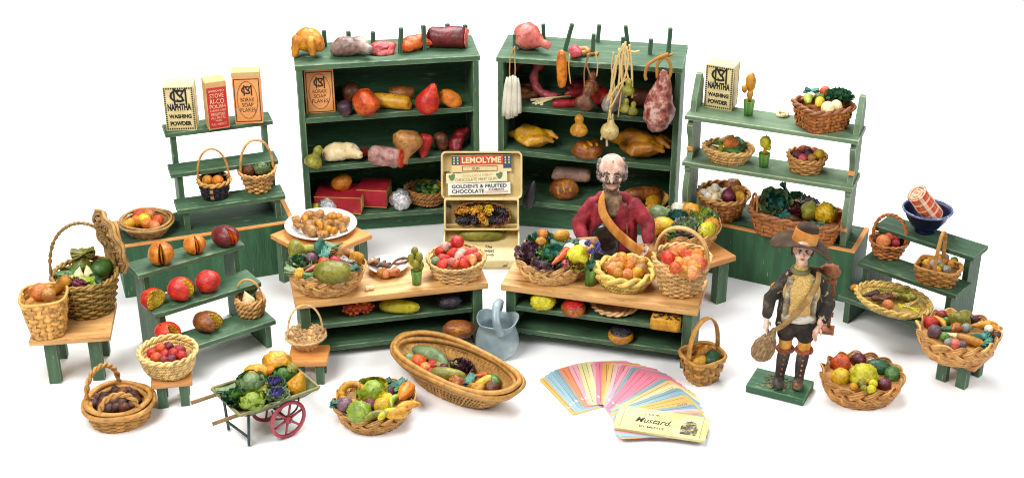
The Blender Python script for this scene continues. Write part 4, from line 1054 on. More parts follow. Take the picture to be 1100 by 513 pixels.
food('nut', 'melon', 'orange', 918, 309, 0, 9, 'small orange nut lying beside the oval straw tray', on=ZR3, a=0, fat=1.3)
W27 = 'in the braided basket on the green stool'
fill(27, [('apple', 'ball', 'tomato', 1000, 346, 14, 'tomato red apple', {}), ('apple', 'ball', 'crimson', 1012, 338, 10, 'crimson apple', {}), ('carrot', 'cucumber', 'gold', 1009, 345, 22, 'golden curved pepper', dict(a=-60, bend=.2)), ('potato', 'rough', 'mauve', 1004, 356, 15, 'brown mauve potato', {}), ('cabbage', 'cabbage', 'green', 1017, 344, 12, 'small green cabbage', {}), ('cucumber', 'cucumber', 'dkgreen', 1018, 353, 17, 'dark green cucumber', dict(a=0, fat=1.2)),
  ('squash', 'lump', 'olive', 1031, 345, 22, 'olive brown artichoke', dict(amp=.5)), ('eggplant', 'eggplant', 'purple', 1049, 342, 17, 'dark purple eggplant', dict(a=10)), ('carrot', 'carrot', 'gold', 1052, 349, 28, 'golden carrot', dict(a=10, fat=1.5)), ('nut', 'cell', 'grey', 1038, 352, 11, 'grey speckled nut', dict(dz=.03)), ('carrot', 'carrot', 'cream', 1024, 360, 25, 'cream parsnip', dict(a=-25, fat=1.4)),
  ('pepper', 'cucumber', 'amber', 1042, 365, 32, 'amber long pepper', dict(a=-35)), ('chard', 'leafy', 'teal', 1053, 361, 30, 'teal green chard', dict(a=10)), ('chard', 'leafy', 'bluegreen', 1061, 367, 22, 'emerald chard', dict(a=50)), ('mushroom', 'ball', 'white', 1062, 353, 9, 'white mushroom', dict(dz=.03)), ('cucumber', 'ball', 'green', 1015, 362, 10, 'round green pepper', {}),
  ('potato', 'ball', 'grey', 1019, 368, 10, 'grey green nut', {}), ('potato', 'ball', 'pink', 1026, 369, 11, 'pink potato', {}), ('potato', 'ball', 'mauve', 1034, 370, 9, 'mauve potato', {}), ('pepper', 'pepper', 'amber', 1070, 353, 16, 'amber pepper', {}), ('squash', 'lump', 'crust', 1028, 353, 14, 'russet squash', {}), ('eggplant', 'ball', 'dkbrown', 1071, 361, 10, 'dark brown nut', {})], .0, W27)
W28 = 'in the braided floor basket near the boy'
fill(28, [('pomegranate', 'ball', 'redorange', 903, 391, 21, 'rusty red pomegranate', {}), ('plum', 'ball', 'plum', 922, 387, 16, 'dark plum', {}), ('lemon', 'ball', 'yellow', 903, 405, 20, 'bright yellow lemon', {}), ('grape_bunch', 'cell', 'lemon', 928, 405, 32, 'large yellow green grape bunch', dict(dz=.03)), ('cucumber', 'melon', 'dkgreen', 943, 395, 26, 'dark green melon', dict(a=-5)),
  ('pepper', 'melon', 'green', 959, 402, 20, 'bright green pepper', dict(a=60, lobes=6, lamp=.2, fat=1.2)), ('plum', 'ball', 'plum', 950, 413, 15, 'red purple plum', {}), ('cucumber', 'cucumber', 'sage', 923, 396, 24, 'pale green cucumber', dict(a=20))], .0, W28)
heap(28, 'grape', 'ball', ['lemon', 'olive', 'gold'], [(919, 409), (926, 412), (932, 409), (938, 412), (924, 404), (933, 402), (940, 405), (928, 417), (917, 415), (936, 418)], 9, 'yellow green grape', W28, 'loose grapes in the floor basket', .05, amp=.02)
fill(29, [('loaf', 'loaf', 'crust', 692, 208, 34, 'long brown loaf', dict(a=10, fat=.7)), ('noodles', 'cell', 'gold', 702, 217, 26, 'yellow nest of noodles', dict(h=12, d=18))], .0, 'in the round chip wood basket')
heap(30, 'pepper', 'pepper', ['green', 'lime', 'dkgreen', 'green'], [(452, 198), (459, 195), (466, 196), (455, 203), (463, 202), (470, 203), (449, 203), (460, 206), (467, 206)], 11, 'small green pepper', 'in the brown basket on the lowest shelf', 'green peppers on the lowest shelf', -.01)

# ---- loose food on shelves and tops
Z = 1.855
food('roast_bird', 'roast', 'golden', 331, 45, Z, 37, 'golden roast bird on the left corner of the shelf top', on=Z, a=0)
food('meat', 'joint', 'mould', 377, 50, Z, 48, 'grey streaked joint of beef on the shelf top', on=Z, a=-16, c2='grey')
food('meat', 'steak', 'meat', 409, 52, Z, 33, 'pink steak with a dark red centre', on=Z, a=4, c2='crimson', rx=32)
food('meat', 'joint', 'redorange', 446, 46, Z, 38, 'orange red meat joint on the shelf top', on=Z, a=20)
food('meat', 'ends', 'darkred', 481, 40, Z, 40, 'dark red meat roll with a pink cut end', on=Z, a=-4, c2='pink', fat=1.15)
Z = 1.31
for a_ in [('potato', 'ball', 'brown', 377, 99, 21, 'round brown pudding at the back of the top shelf'), ('beet', 'ball', 'purple', 370.5, 116, 17, 'dark purple beet on the top shelf'), ('meat', 'lump', 'redorange', 393, 111, 28, 'large orange red potato on the top shelf'),
          ('meat', 'log', 'gold', 420, 109, 44, 'long yellow salt fish on the top shelf', dict(a=-14, fat=.75)), ('loaf', 'loaf', 'crust', 431, 100, 29, 'dark brown loaf on the top shelf', dict(a=0, fat=.85)), ('meat', 'pear', 'tomato', 461, 105, 36, 'glossy red heart shaped meat', dict(ry=-70, a=-15, fat=.95)), ('potato', 'melon', 'orange', 484, 106, 27, 'orange sweet potato leaning on red meat', dict(ry=38, a=20, fat=.9))]:
    food(*a_[:5], Z, a_[5], a_[6], on=Z, **(a_[7] if len(a_) > 7 else {}))
Z = .80
for a_ in [('gourd', 'gourd', 'olive', 339, 168, 26, 'warty yellow green gourd on the second shelf', dict(ry=-62, a=30)), ('meat', 'joint', 'cream', 367, 163, 45, 'large cream ham on the second shelf', dict(a=-10)), ('meat', 'tuber', 'crimson', 394, 165, 26, 'crimson sausage knot on the second shelf', dict(a=-15)), ('meat', 'ends', ('6d3a38', 'c4968c', 'e6cfc4'), 415, 168, 36, 'pale marbled roll with a red cut end', dict(a=-18, c2='tomato', fat=1.2)),
          ('mushroom', 'drum', 'tan', 436, 158, 36, 'tan speckled leg of meat on the second shelf', dict(ry=62, a=-110, fat=1.25)), ('pepper', 'pepper', 'tomato', 456, 157, 28, 'orange red pepper standing up', dict(ry=-72, a=60)), ('potato', 'melon', 'brown', 474, 152, 22, 'brown upright potato on the second shelf', dict(ry=75, fat=1.)), ('meat', 'joint', 'crimson', 492, 150, 32, 'crimson cut of beef at the right end of the shelf', dict(ry=-40, a=40))]:
    food(*a_[:5], Z, a_[5], a_[6], on=Z, **(a_[7] if len(a_) > 7 else {}))
food('cheese', 'block', 'orange', 367, 197, .4, 23, 'round orange cheese on a red carton', on=.405, a=10)
food('foil_egg', 'foilball', 'foil', 352, 221, .3, 19, 'half unwrapped silver foil egg behind the plate', on=.23)
food('foil_egg', 'ball', 'lemon', 342, 222, .3, 15, 'yellow green fruit beside the foil egg', on=.23)
food('foil_ball', 'foilball', 'foil', 430.5, 214, .3, 23, 'round silver foil ball on the lowest shelf', on=.23, var=1)
# right shelves
Z = 1.865
food('meat', 'drum', 'pink', 573, 42, Z, 42, 'raw pink leg of meat on the shelf top', on=Z, a=-35, ry=10, fat=1.0)
Z = 1.345
for a_ in [('sausage', 'arc', 'brown', 564, 98, 40, 'dark brown sausage ring lying at the left', dict(a=40)), ('sausage', 'arc', 'brown', 566, 82, 40, 'dark brown sausage ring leaning upright', dict(rx=78, a=10)), ('sausage', 'arc', 'rose', 592, 84, 46, 'pink sausage ring standing upright', dict(rx=74, a=-15)), ('meat', 'joint', 'darkred', 621, 92, 34, 'dark red meat behind the brown bulbs', dict(a=10)), ('pepper', 'log', 'crimson', 611, 111, 34, 'long crimson sausage on the shelf', dict(a=4, fat=.55)),
          ('kindling', 'sticks', 'cream', 591, 108, 44, 'bundle of cream stalks tied with cord', dict(a=30)), ('apple', 'lump', 'tomato', 646, 104, 21, 'round orange red meat beside brown bulbs', {}), ('sausage', 'melon', 'grey', 660, 108, 32, 'grey speckled salami on the shelf', dict(ry=-35, a=30, fat=.9)), ('meat', 'loaf', 'brown', 690, 105, 32, 'dark brown loaf behind the hanging ham', dict(a=-10)), ('pepper', 'pepper', 'crimson', 617, 100, 24, 'small red pepper beside the tied stalks', dict(a=20))]:
    food(*a_[:5], Z, a_[5], a_[6], on=Z, **(a_[7] if len(a_) > 7 else {}))
Z = .86
food('roast_bird', 'bird', 'gold', 573, 147, Z, 54, 'smaller yellow roast bird on the second shelf', on=Z+.01, a=-25)
food('bread', 'loafbun', 'crust', 631, 161, Z, 34, 'crusty bread with a torn yellow middle', on=Z, a=8, c2='gold')
food('roast_bird', 'bird', 'golden', 688, 155, Z, 66, 'larger golden roast bird on the second shelf', on=Z-.03, a=-32)
food('bread', 'drum', 'golden', 716, 153, Z, 24, 'golden drumstick at the right end of the shelf', on=Z-.02, a=-10)
Z = .335
food('bread', 'loafbun', 'crust', 606, 203, Z, 32, 'round brown loaf with a golden face beside the man', on=Z-.01, a=-15, h=32, rx=35, c2='gold')
food('eggplant', 'eggplant', 'black', 570, 209, Z, 34, 'blue black eggplant standing on the lowest shelf', on=Z, ry=-78, fat=.8)
# F5 pomegranates
G = dict(c2='yellow')
food('pomegranate', 'split', 'orange', 173, 272, 0, 29, 'orange melon split open at the left of the top plank', on=ZP1b, a=-75, c2='amber', gap=34, seeds=0, h=27)
food('pomegranate', 'split', 'orange', 209, 262, 0, 25, 'smaller orange melon split open on the top plank', on=ZP1b, a=-60, c2='orange', gap=30, seeds=0, h=23, var=1)
food('pomegranate', 'split', 'darkred', 242, 253, 0, 34, 'dark red melon split open at the right of the top plank', on=ZP1b, a=-45, c2='redorange', gap=36, seeds=0, h=23)
food('pomegranate', 'half', 'tomato', 165, 321, 0, 31, 'halved red pomegranate showing yellow seeds', on=ZP2, a=-35, c2='yellow', gap=150, h=25)
food('pomegranate', 'split', 'tomato', 194, 310, 0, 29, 'red pomegranate with a narrow seam of yellow seeds', on=ZP2, a=-20, c2='yellow', gap=46, h=28, var=1)
food('pomegranate', 'ball', 'tomato', 223, 302, 0, 28, 'whole red pomegranate on the middle plank', on=ZP2, h=24)
food('pomegranate', 'split', 'tomato', 180, 357, 0, 30, 'red pomegranate behind the straw basket', on=ZP3, a=-40, c2='amber', gap=60, h=25, var=2)
food('pomegranate', 'split', 'crust', 223, 345, 0, 34, 'brown pomegranate with a wedge of yellow seeds cut out', on=ZP3, a=-25, c2='yellow', gap=60, h=23)
# counters, under and on
Z = .35
food('pine_cone', 'cone', 'redorange', 385, 330, 0, 33, 'knobbly orange red berry bunch under the left counter', on=Z, a=8)
food('cucumber', 'cucumber', 'lemon', 429, 329, 0, 45, 'warty yellow green cucumber under the left counter', on=Z, a=-4, fat=1.05, lobes=7, lamp=.2)
food('beet', 'cell', 'black', 482, 323, 0, 28, 'black wrinkled root under the left counter', on=Z, h=17)
food('loaf', 'lump', 'crust', 493, 353, 0, 38, 'red brown loaf on the bottom shelf beside the jug', on=.122, h=20, d=20, amp=.12)
Z = .39
food('squash', 'cell', 'lemon', 583, 323, 0, 29, 'lumpy yellow green squash under the right counter', on=Z, h=20)
food('bun', 'bun', 'crust', 616, 330, 0, 28, 'round bun with red crumb topping under the right counter', on=Z, c2='red', a=0, h=34)
food('cake', 'cake', 'gold', 716, 343, 0, 35, 'square yellow cake with dark currants under the right counter', on=Z, h=34, a=-15, c2='black')
food('bun', 'bun', 'amber', 667, 359, 0, 29, 'round bun with dark icing on the bottom shelf', on=.165, c2='black', a=0, h=32)
food('nut', 'peanut', 'cream', 397, 309, 0, 11, 'single cream nut lying on the left counter', on=.606, a=20, fat=1.3)
food('ring_nut', 'ring', 'cream', 840.5, 122.5, 0, 15, 'cream ring biscuit on the top plank', on=ZS1, a=0)
# ------------------------------------------------------------------ crockery, pots, jug, bowl
def plate(label, px, py, wpx, z):
    p = at(px, py, z); r = wpx/ppu(p)/2
    b = MB(); b.lathe([(0, .012), (r*.55, .012), (r*.66, .02), (r*.97, .055), (r, .06), (r*.985, .066), (r*.66, .032), (r*.55, .024), (0, .024)], 56)
    o = b.obj('plate', mat('e6e2d8', 'f4f1ea', rough=.25, scale=3, coat=.4), None); o.location = (p[0], p[1], z)
    return tag(o, label, 'plate'), r
plate('white plate heaped with peanuts and nuts on the cornerwise table', 345, 246, 78, ZT11)
pn = [('peanut', 'peanut', 'tan')]
hz_ = ZT11+.06
grp = 'peanuts on the white plate'
for j, (px, py) in enumerate(scatter(344, 243, 28, 11, 26, 12, 8.5)):
    k = ['peanut', 'lump', 'peanut', 'tuber'][j % 4]
    lab = {'peanut': 'tan peanut in its shell on the large plate', 'lump': 'round tan nut on the large plate', 'tuber': 'knobbly ginger piece on the large plate'}[k]
    food({'peanut': 'peanut', 'lump': 'nut', 'tuber': 'ginger'}[k], k, ['tan', 'tan', 'amber', 'tan'][(j*7) % 4], px, py-2*math.cos((px-344)/28), hz_+.02*(j % 3), {'peanut': 18, 'lump': 11, 'tuber': 19}[k], lab, a=rng.uniform(-180, 180), ry=rng.uniform(-25, 25), group=lab+' group'.replace(' group', 's'), fat=1.25) if k == 'peanut' else food({'lump': 'nut', 'tuber': 'ginger'}[k], k, ['tan', 'tan', 'amber', 'tan'][(j*7) % 4], px, py-2, hz_+.02*(j % 3), {'lump': 11, 'tuber': 19}[k], lab, a=rng.uniform(-180, 180), ry=rng.uniform(-25, 25), group={'lump': 'round nuts on the large plate', 'tuber': 'ginger pieces on the large plate'}[k])
food('peanut', 'peanut', 'tan', 333, 245, hz_+.05, 27, 'largest tan peanut lying across the large plate', a=-70, fat=1.2)
CL = .606
plate('small white plate of ginger root on the left counter', 417, 290, 43, CL)
food('ginger', 'tuber', 'brown', 408, 284, CL+.07, 25, 'dark brown ginger root on the small plate', a=-25)
food('ginger', 'peanut', 'peach', 420, 293, CL+.05, 22, 'orange tan finger root on the small plate', a=20, fat=1.1)
food('ginger', 'lump', 'golden', 411, 293, CL+.05, 12, 'short golden nut on the small plate')
food('ginger', 'tuber', 'tan', 401, 280, CL+.09, 14, 'small brown knob at the edge of the small plate', a=40)
b = MB(); P = catmull([at(x, y, CL+.07) for x, y in ((418, 287), (425, 280), (433, 277), (440, 279), (430, 283), (423, 283))], 5)
b.tube(P, .012, 6); tag(b.obj('twig', fm('brown'), None), 'curled brown twig between the small plate and the potted plant', 'twig')

def pot(label, px, yb, wpx, hpx, z, plant, plabel, pc, ph, on_top=0):
    g = at(px, yb, z); k = ppu(g); r = wpx/k/2; h = hpx/k/.89
    root = thing('potted_plant', label, 'plant pot', (g[0], g[1]+r*.8, z))
    b = MB(); b.lathe([(0, 0), (r*.78, 0), (r*.86, h*.5), (r, h*.96), (r*1.02, h), (r*.88, h), (r*.84, h*.82), (0, h*.82)], 22)
    b.obj('pot', mat('3c6a2c', '5c8c3c', '7fa855', rough=.4, scale=4, stretch=(6, 6, 1), bump=.2), root)
    if plant == 'cactus':
        b = MB()
        b.tube([(0, 0, h*.7), (.01, 0, h*1.2), (0, 0, h*1.5)], [.03, .035, .02], 8)
        for i in range(7):
            a = i*2.4; b.ball((.035*math.cos(a), .035*math.sin(a), h+ph*(.2+.1*i)), (.035, .035, .045), 2, amp=.3, seed=i)
        b.obj('plant', fm('olive'), root)
    elif plant == 'flower':
        b = MB(); b.tube([(0, 0, h*.7), (.01, 0, h+ph*.4), (.03, 0, h+ph*.8)], .012, 6)
        for i in range(5): leafpatch(b, .025, .1, .02, .01, i, tr(0, 0, h*.9) @ rot(0, 0, i*72) @ rot(25, 0, 0))
        b.obj('stem', fm('bluegreen'), root)
        for i, (x, z_) in enumerate(((.0, .7), (.05, .95), (-.03, 1.0), (.06, .75))):
            b = MB()
            for q in range(6): b.ball((.018*math.cos(q*1.05), .012*math.sin(q*2.1), .018*math.sin(q*1.05)), (.016, .01, .016), 1)
            f = b.obj('blossom', fm('violet'), root); f.location = (x, -.02, h+ph*z_)
    else:
        b = MB(); b.tube([(0, 0, h*.7), (0, 0, h+ph*.3), (.005, 0, h+ph*.5)], [.02, .016, .016], 7)
        b.obj('stem', fm('amber'), root)
        b = MB()
        if plant == 'tall':
            b.ball((0, 0, h+ph*.68), (.045, .04, ph*.34), 3, amp=.3, freq=3)
            b.ball((-.05, 0, h+ph*.45), (.03, .03, .04), 2, amp=.3); b.ball((.0, -.02, h+ph*.25), (.03, .03, .05), 2, amp=.3)
        else:
            b.ball((0, 0, h+ph*.65), (.05, .05, ph*.36), 3, amp=.25, freq=3); b.ball((.03, -.01, h+ph*.35), (.025, .025, .03), 2)
        b.obj('plant', fm(pc), root)
pot('green pot with a dried olive plant on the left counter', 447.5, 307, 12.5, 15, CL, 'cactus', '', 'olive', .2)
pot('green pot with small violet flowers on the right counter', 634, 308, 14, 17, .607, 'flower', '', 'violet', .26)
pot('green pot with a tall amber plant beside the washing powder carton', 804.5, 125.5, 12.5, 15, ZS1, 'tall', '', 'amber', .26)
pot('green pot with a round yellow plant on the middle plank', 821, 181, 12.5, 14, ZS2, 'round', '', 'lemon', .17)

def jug():
    g = at(534, 388, 0); k = ppu(g)
    r = 23/k; root = thing('jug', 'pale blue glazed jug with an overhead handle behind the boat shaped basket', 'jug', (g[0], g[1]+r*.75, 0), R(20))
    prof = [(0, 0), (.70, 0), (.75, .03), (.93, .25), (1.02, .6), (1.01, .9), (.93, 1.22), (.84, 1.42), (.85, 1.58), (.97, 1.8), (.97, 1.85), (.91, 1.83), (.78, 1.6), (.75, 1.42), (.82, 1.2), (.9, .9), (.86, .5), (0, .3)]
    P = np.array(prof)*r
    P = catmull(np.c_[P, np.zeros(len(P))], 3)[:, :2]
    b = MB(); S = 48; v = []; f = []
    n = len(P)
    for i, (q, z) in enumerate(P):
        for j in range(S):
            a = 2*PI*j/S
            top = max(0, (z/r-1.45)/.4)
            rr = q*(1+.08*top*math.cos(3*a)); zz = z+r*.10*top*math.cos(3*a+.3)
            v.append((rr*math.cos(a), rr*math.sin(a), zz))
    for i in range(n-1):
        for j in range(S):
            l = (j+1) % S; f.append((i*S+j, i*S+l, (i+1)*S+l, (i+1)*S+j))
    b.add(v, f)
    glaze = mat('73878f', '8fa1a6', 'b9c3c0', rough=.38, scale=3.6, bump=.2, coat=.12, lo=.3, hi=.7)
    b.obj('vessel', glaze, root)
    h = MB(); P = catmull([(-.12*r, -.98*r, 1.5*r), (-.3*r, -.75*r, 2.1*r), (-.1*r, -.2*r, 2.62*r), (.25*r, .35*r, 2.55*r), (.4*r, .8*r, 2.1*r), (.35*r, .93*r, 1.72*r)], 7)
    h.tube(P, .2*r, 10, flat=.75); h.obj('handle', glaze, root)
jug()

def bowl():
    g = at(996, 253, ZR1); k = ppu(g); r = 25/k
    root = thing('bowl', 'dark blue glazed bowl on the top plank of the right stand', 'bowl', (g[0], g[1]+r*.45, ZR1))
    P = [(0, 0), (.42, 0), (.44, .1), (.4, .16), (.62, .34), (.84, .68), (.96, 1.0), (1.05, 1.1), (1.0, 1.13), (.9, 1.02), (.78, .7), (.55, .4), (0, .26)]
    b = MB(); b.lathe([(x*r, z*r*.95) for x, z in P], 48)
    b.obj('vessel', mat('060a22', '0b1130', '121a44', rough=.4, scale=3, coat=.0, spec=.3), root)
    f = MB(); f.tube([(1.03*r*math.cos(a), 1.03*r*math.sin(a), 1.055*r) for a in np.linspace(0, 2*PI, 60, endpoint=False)], .012, 6, True, ref=(0, 0, 1))
    f.obj('rim', mat('6a7496', '4a5688', '9aa2bc', rough=.2, scale=20, coat=.5), root)
    return g, r
gb, rb_ = bowl()
def plaid():
    m = bpy.data.materials.new('plaid_cloth'); m.use_nodes = True
    nt = m.node_tree; N = nt.nodes; L = nt.links
    b = N['Principled BSDF']; b.inputs['Roughness'].default_value = .85
    tc = N.new('ShaderNodeTexCoord'); sp = N.new('ShaderNodeSeparateXYZ'); L.new(tc.outputs['UV'], sp.inputs[0])
    base = None
    def bandset(sock, freq, ph, width):
        a = N.new('ShaderNodeMath'); a.operation = 'MULTIPLY_ADD'; a.inputs[1].default_value = freq; a.inputs[2].default_value = ph; L.new(sock, a.inputs[0])
        f = N.new('ShaderNodeMath'); f.operation = 'FRACT'; L.new(a.outputs[0], f.inputs[0])
        g = N.new('ShaderNodeMath'); g.operation = 'LESS_THAN'; g.inputs[1].default_value = width; L.new(f.outputs[0], g.inputs[0]); return g.outputs[0]
    col = None
    for sock in ('X', 'Y'):
        for fr, ph, wd_, c, amt in ((4 if sock == 'X' else 5, 0, .34, 'f0dcb8', .55), (4 if sock == 'X' else 5, .72, .07, '5a2418', .6), (4 if sock == 'X' else 5, .45, .06, 'd8a040', .6)):
            k = bandset(sp.outputs[sock], fr, ph, wd_)
            mx = N.new('ShaderNodeMixRGB'); mx.inputs[2].default_value = (*lin(c), 1)
            mm = N.new('ShaderNodeMath'); mm.operation = 'MULTIPLY'; mm.inputs[1].default_value = amt; L.new(k, mm.inputs[0]); L.new(mm.outputs[0], mx.inputs[0])
            if col is None: mx.inputs[1].default_value = (*lin('c4402c'), 1)
            else: L.new(col, mx.inputs[1])
            col = mx.outputs[0]
    L.new(col, b.inputs['Base Color'])
    return m
def cloth():
    p0 = np.array(at(1003, 232, ZR1+.19)); p1 = np.array(at(985, 208, ZR1+.44))
    b = MB(); n = 16; S = 28
    P = p0+(p1-p0)*np.linspace(0, 1, n)[:, None]; r = 11/ppu(p1)
    o0 = b.n; b.tube(P, r*(1+.03*np.sin(np.arange(n)*.9)), S, caps=False)
    b.tube(P[[0, -1]], r*.97, S)
    T = (p1-p0)/np.linalg.norm(p1-p0)
    A = np.cross(T, [0, 0, 1]); A /= np.linalg.norm(A); Bv = np.cross(A, T)
    sp_ = [p1+T*.004+(A*math.cos(t)+Bv*math.sin(t))*r*(.15+.8*t/16) for t in np.linspace(0, 16, 60)]
    b.tube(sp_, .008, 5)
    me = b.mesh('rolled_cloth', plaid())
    uv = me.uv_layers.new(name='UVMap')
    co = np.zeros(len(me.vertices)*3); me.vertices.foreach_get('co', co); co = co.reshape(-1, 3)-p0
    u = (co @ T)/np.linalg.norm(p1-p0); an = np.arctan2(co @ Bv, co @ A)/(2*PI)+.5
    for p in me.polygons:
        vs = [me.loops[l].vertex_index for l in p.loop_indices]; aa = [an[v_] for v_ in vs]; w_ = max(aa)-min(aa) > .5
        for l, v_ in zip(p.loop_indices, vs): uv.data[l].uv = (u[v_], an[v_]+(1 if w_ and an[v_] < .5 else 0))
    tag(link('rolled_cloth', me), 'rolled red and cream plaid cloth standing in the blue bowl', 'cloth')
cloth()

# ------------------------------------------------------------------ sweet tin with gum packets
g = at(517, 289, 0); KT = ppu(g)
TIN = thing('sweet_tin', 'cream enamel tin of three open trays between the tall shelves', 'tin', tuple(g))
cream_ = mat('c2aa70', 'd6c084', 'e0cd98', rough=.4, scale=3, bump=.1, coat=.2, speck='6a4c2c', speckscale=7, specklo=.66)
trays = []
y0, z0 = 0, .01
for tilt, l, w_, wall in ((25, .46, .745, .12), (62, .31, .735, .20), (66, .47, .80, .115)):
    b = MB(); t = .018
    def rr(w2, v0, v1, rad):
        P = []
        for cx, cy, a0 in ((w2-rad, v1-rad, 0), (-w2+rad, v1-rad, 90), (-w2+rad, v0+rad, 180), (w2-rad, v0+rad, 270)):
            for q in range(6): a = R(a0+q*18); P.append((cx+rad*math.cos(a), cy+rad*math.sin(a)))
        return P
    rad = .05 if l > .465 else .02
    out, inn = rr(w_/2, 0, l, rad), rr(w_/2-t, t, l-t, rad*.7)
    n = len(out)
    v = [(x, y, 0) for x, y in out]+[(x, y, wall) for x, y in out]+[(x, y, wall) for x, y in inn]+[(x, y, t) for x, y in inn]
    f = [tuple(range(n-1, -1, -1)), tuple(range(3*n, 4*n))]
    for q in range(3): f += [(q*n+i, q*n+(i+1) % n, (q+1)*n+(i+1) % n, (q+1)*n+i) for i in range(n)]
    b.add(v, f)
    o = b.obj('tray', cream_, TIN, smooth=False, bevel=.004)
    o.location = (0, y0, z0); o.rotation_euler = (R(tilt), 0, 0)
    trays.append(o)
    y0 += l*math.cos(R(tilt))+.005; z0 += l*math.sin(R(tilt))+.003
def on_tray(i, u, v, n):                      # a point of tray i: across, up the slope, off its floor
    o = trays[i]; a = o.rotation_euler[0]
    return np.array(g)+np.array([u, o.location[1]+v*math.cos(a)-n*math.sin(a), o.location[2]+v*math.sin(a)+n*math.cos(a)])
XT = lambda i: None
b = MB()
for s, z_, w_ in (('The', .25, .07), ('sweet', .20, .11), ('Candy', .15, .12)): put_text(b, s, None, w_, .036, .07, z_, shear=.3, bold=.02, lift=0)
v = np.vstack(b.v); b.v = [np.c_[v[:, 0], v[:, 2], np.full(len(v), .0205)]]
b.obj('lettering', ink('4a3a24'), trays[0], smooth=False)
def packet(label, u0, u1, v0, v1, rz, paint, col):
    i = 2; a = trays[2].rotation_euler[0]
    w_, h_ = u1-u0, v1-v0; dep = .04
    r = thing('gum_packet', label, 'packet', tuple(on_tray(i, (u0+u1)/2, v0, .07)))
    r.rotation_euler = (a-PI/2, 0, 0)
    r.rotation_euler = (Matrix.Rotation(a-PI/2, 3, 'X') @ Matrix.Rotation(R(rz), 3, 'Y')).to_euler()
    bb = MB(); bb.box(-w_/2, w_/2, 0, dep, 0, h_); bb.obj('box', col, r, smooth=False, bevel=.003)
    paint(r, w_, h_)
px_ = lambda x: (x-517)/KT
pv_ = lambda y: (213.5-y)/KT
def lemo(r, w_, h_):
    f = MB(); f.box(-w_*.36, w_*.36, -.002, -.0003, h_*.42, h_*.97); f.obj('red_band', ink('c8402a'), r, smooth=False)
    f = MB(); f.box(-w_*.5, -w_*.362, -.002, -.0003, h_*.42, h_*.97); f.obj('blue_end', ink('2a4a5e'), r, smooth=False); f = MB(); f.box(w_*.362, w_*.5, -.002, -.0003, h_*.2, h_*.97); f.obj('blue_end', ink('2a4a5e'), r, smooth=False)
    f = MB()
    for sx in (-1, 1):
        for i in range(3):
            for j in (-1, 1): f.box(sx*w_*.43+j*w_*.03-w_*.012, sx*w_*.43+j*w_*.03+w_*.012, -.0036, -.0021, h_*(.47+.16*i), h_*(.57+.16*i))
    f.obj('yellow_diamond_pattern', ink('d9cf7a'), r, smooth=False)
    t = MB(); put_text(t, 'LEMOLYME', None, w_*.66, h_*.36, 0, h_*.70, bold=.03, lift=.004); t.obj('lettering', ink('f0d8a0'), r, smooth=False)
    t = MB(); frame_lines(t, -w_*.32, w_*.26, h_*.06, h_*.34, .003); t.obj('border', ink('6a5030'), r, smooth=False); t = MB(); put_text(t, 'GUM', None, w_*.12, h_*.16, -w_*.1, h_*.2, lift=.004); t.obj('lettering', ink('6a5030'), r, smooth=False)
def mint(r, w_, h_):
    t = MB(); put_text(t, 'GOLDEN MINT', None, w_*.5, h_*.26, w_*.02, h_*.72, lift=.004); t.obj('lettering', ink('c8a860'), r, smooth=False)
    t = MB(); put_text(t, 'CHOCOLATE MINT GUM', None, w_*.68, h_*.3, -w_*.02, h_*.32, lift=.004); t.obj('lettering', ink('8a9460'), r, smooth=False)
    t = MB()
    for sx in (-.42, .36): leafpatch(t, .022, .07, .0, .0, 1, tr(sx*w_, -.003, h_*.3) @ rot(0, 25, 0)); leafpatch(t, .018, .06, .0, .0, 1, tr(sx*w_+.02, -.0036, h_*.35) @ rot(0, -40, 0))
    t.obj('leaf_emblem', ink('5a7a4a'), r, smooth=False)
def choc(r, w_, h_):
    t = MB(); put_text(t, "GOLDEN'S & FRUITED", None, w_*.88, h_*.32, 0, h_*.74, bold=.02, lift=.004); put_text(t, 'CHOCOLATE', None, w_*.52, h_*.34, -w_*.18, h_*.3, bold=.02, lift=.004); put_text(t, 'COBAN', None, w_*.24, h_*.2, w_*.27, h_*.42, bold=.02, lift=.004)
    t.obj('lettering', ink('2a3440'), r, smooth=False)
    t = MB(); t.box(w_*.1, w_*.46, -.003, -.0003, h_*.12, h_*.28); t.obj('tan_panel', ink('d0a47a'), r, smooth=False)
packet('red and blue chewing gum packet at the top of the tin', px_(484.5), px_(549.5), pv_(184), pv_(165.5), -1, lemo, mat('d9bc84', 'e4cc98', rough=.55, scale=6))
packet('cream chocolate mint gum packet in the middle of the tin lid', px_(478.5), px_(545), pv_(195.5), pv_(184.5), -2.5, mint, mat('e0cfa0', 'eadcb4', rough=.55, scale=6))
packet('white fruited chocolate packet with dark blue lettering', px_(480.5), px_(548.5), pv_(208.5), pv_(196), -1.5, choc, mat('dcdcd2', 'e8e8e0', rough=.55, scale=6))
p = on_tray(1, 0, .15, .03)
B[31] = basket('oval basket of black and gold grapes inside the cream tin', 0, 0, 0, 0, p[2], rb=.8, style='wicker', col='8a5f2c', xy=(p[0], p[1]), wd=.28, ex=1, ey=.46, h=.1, rows=5, stakes=26, rim=('rope', .012), fill=.5, tilt=(62, 0))
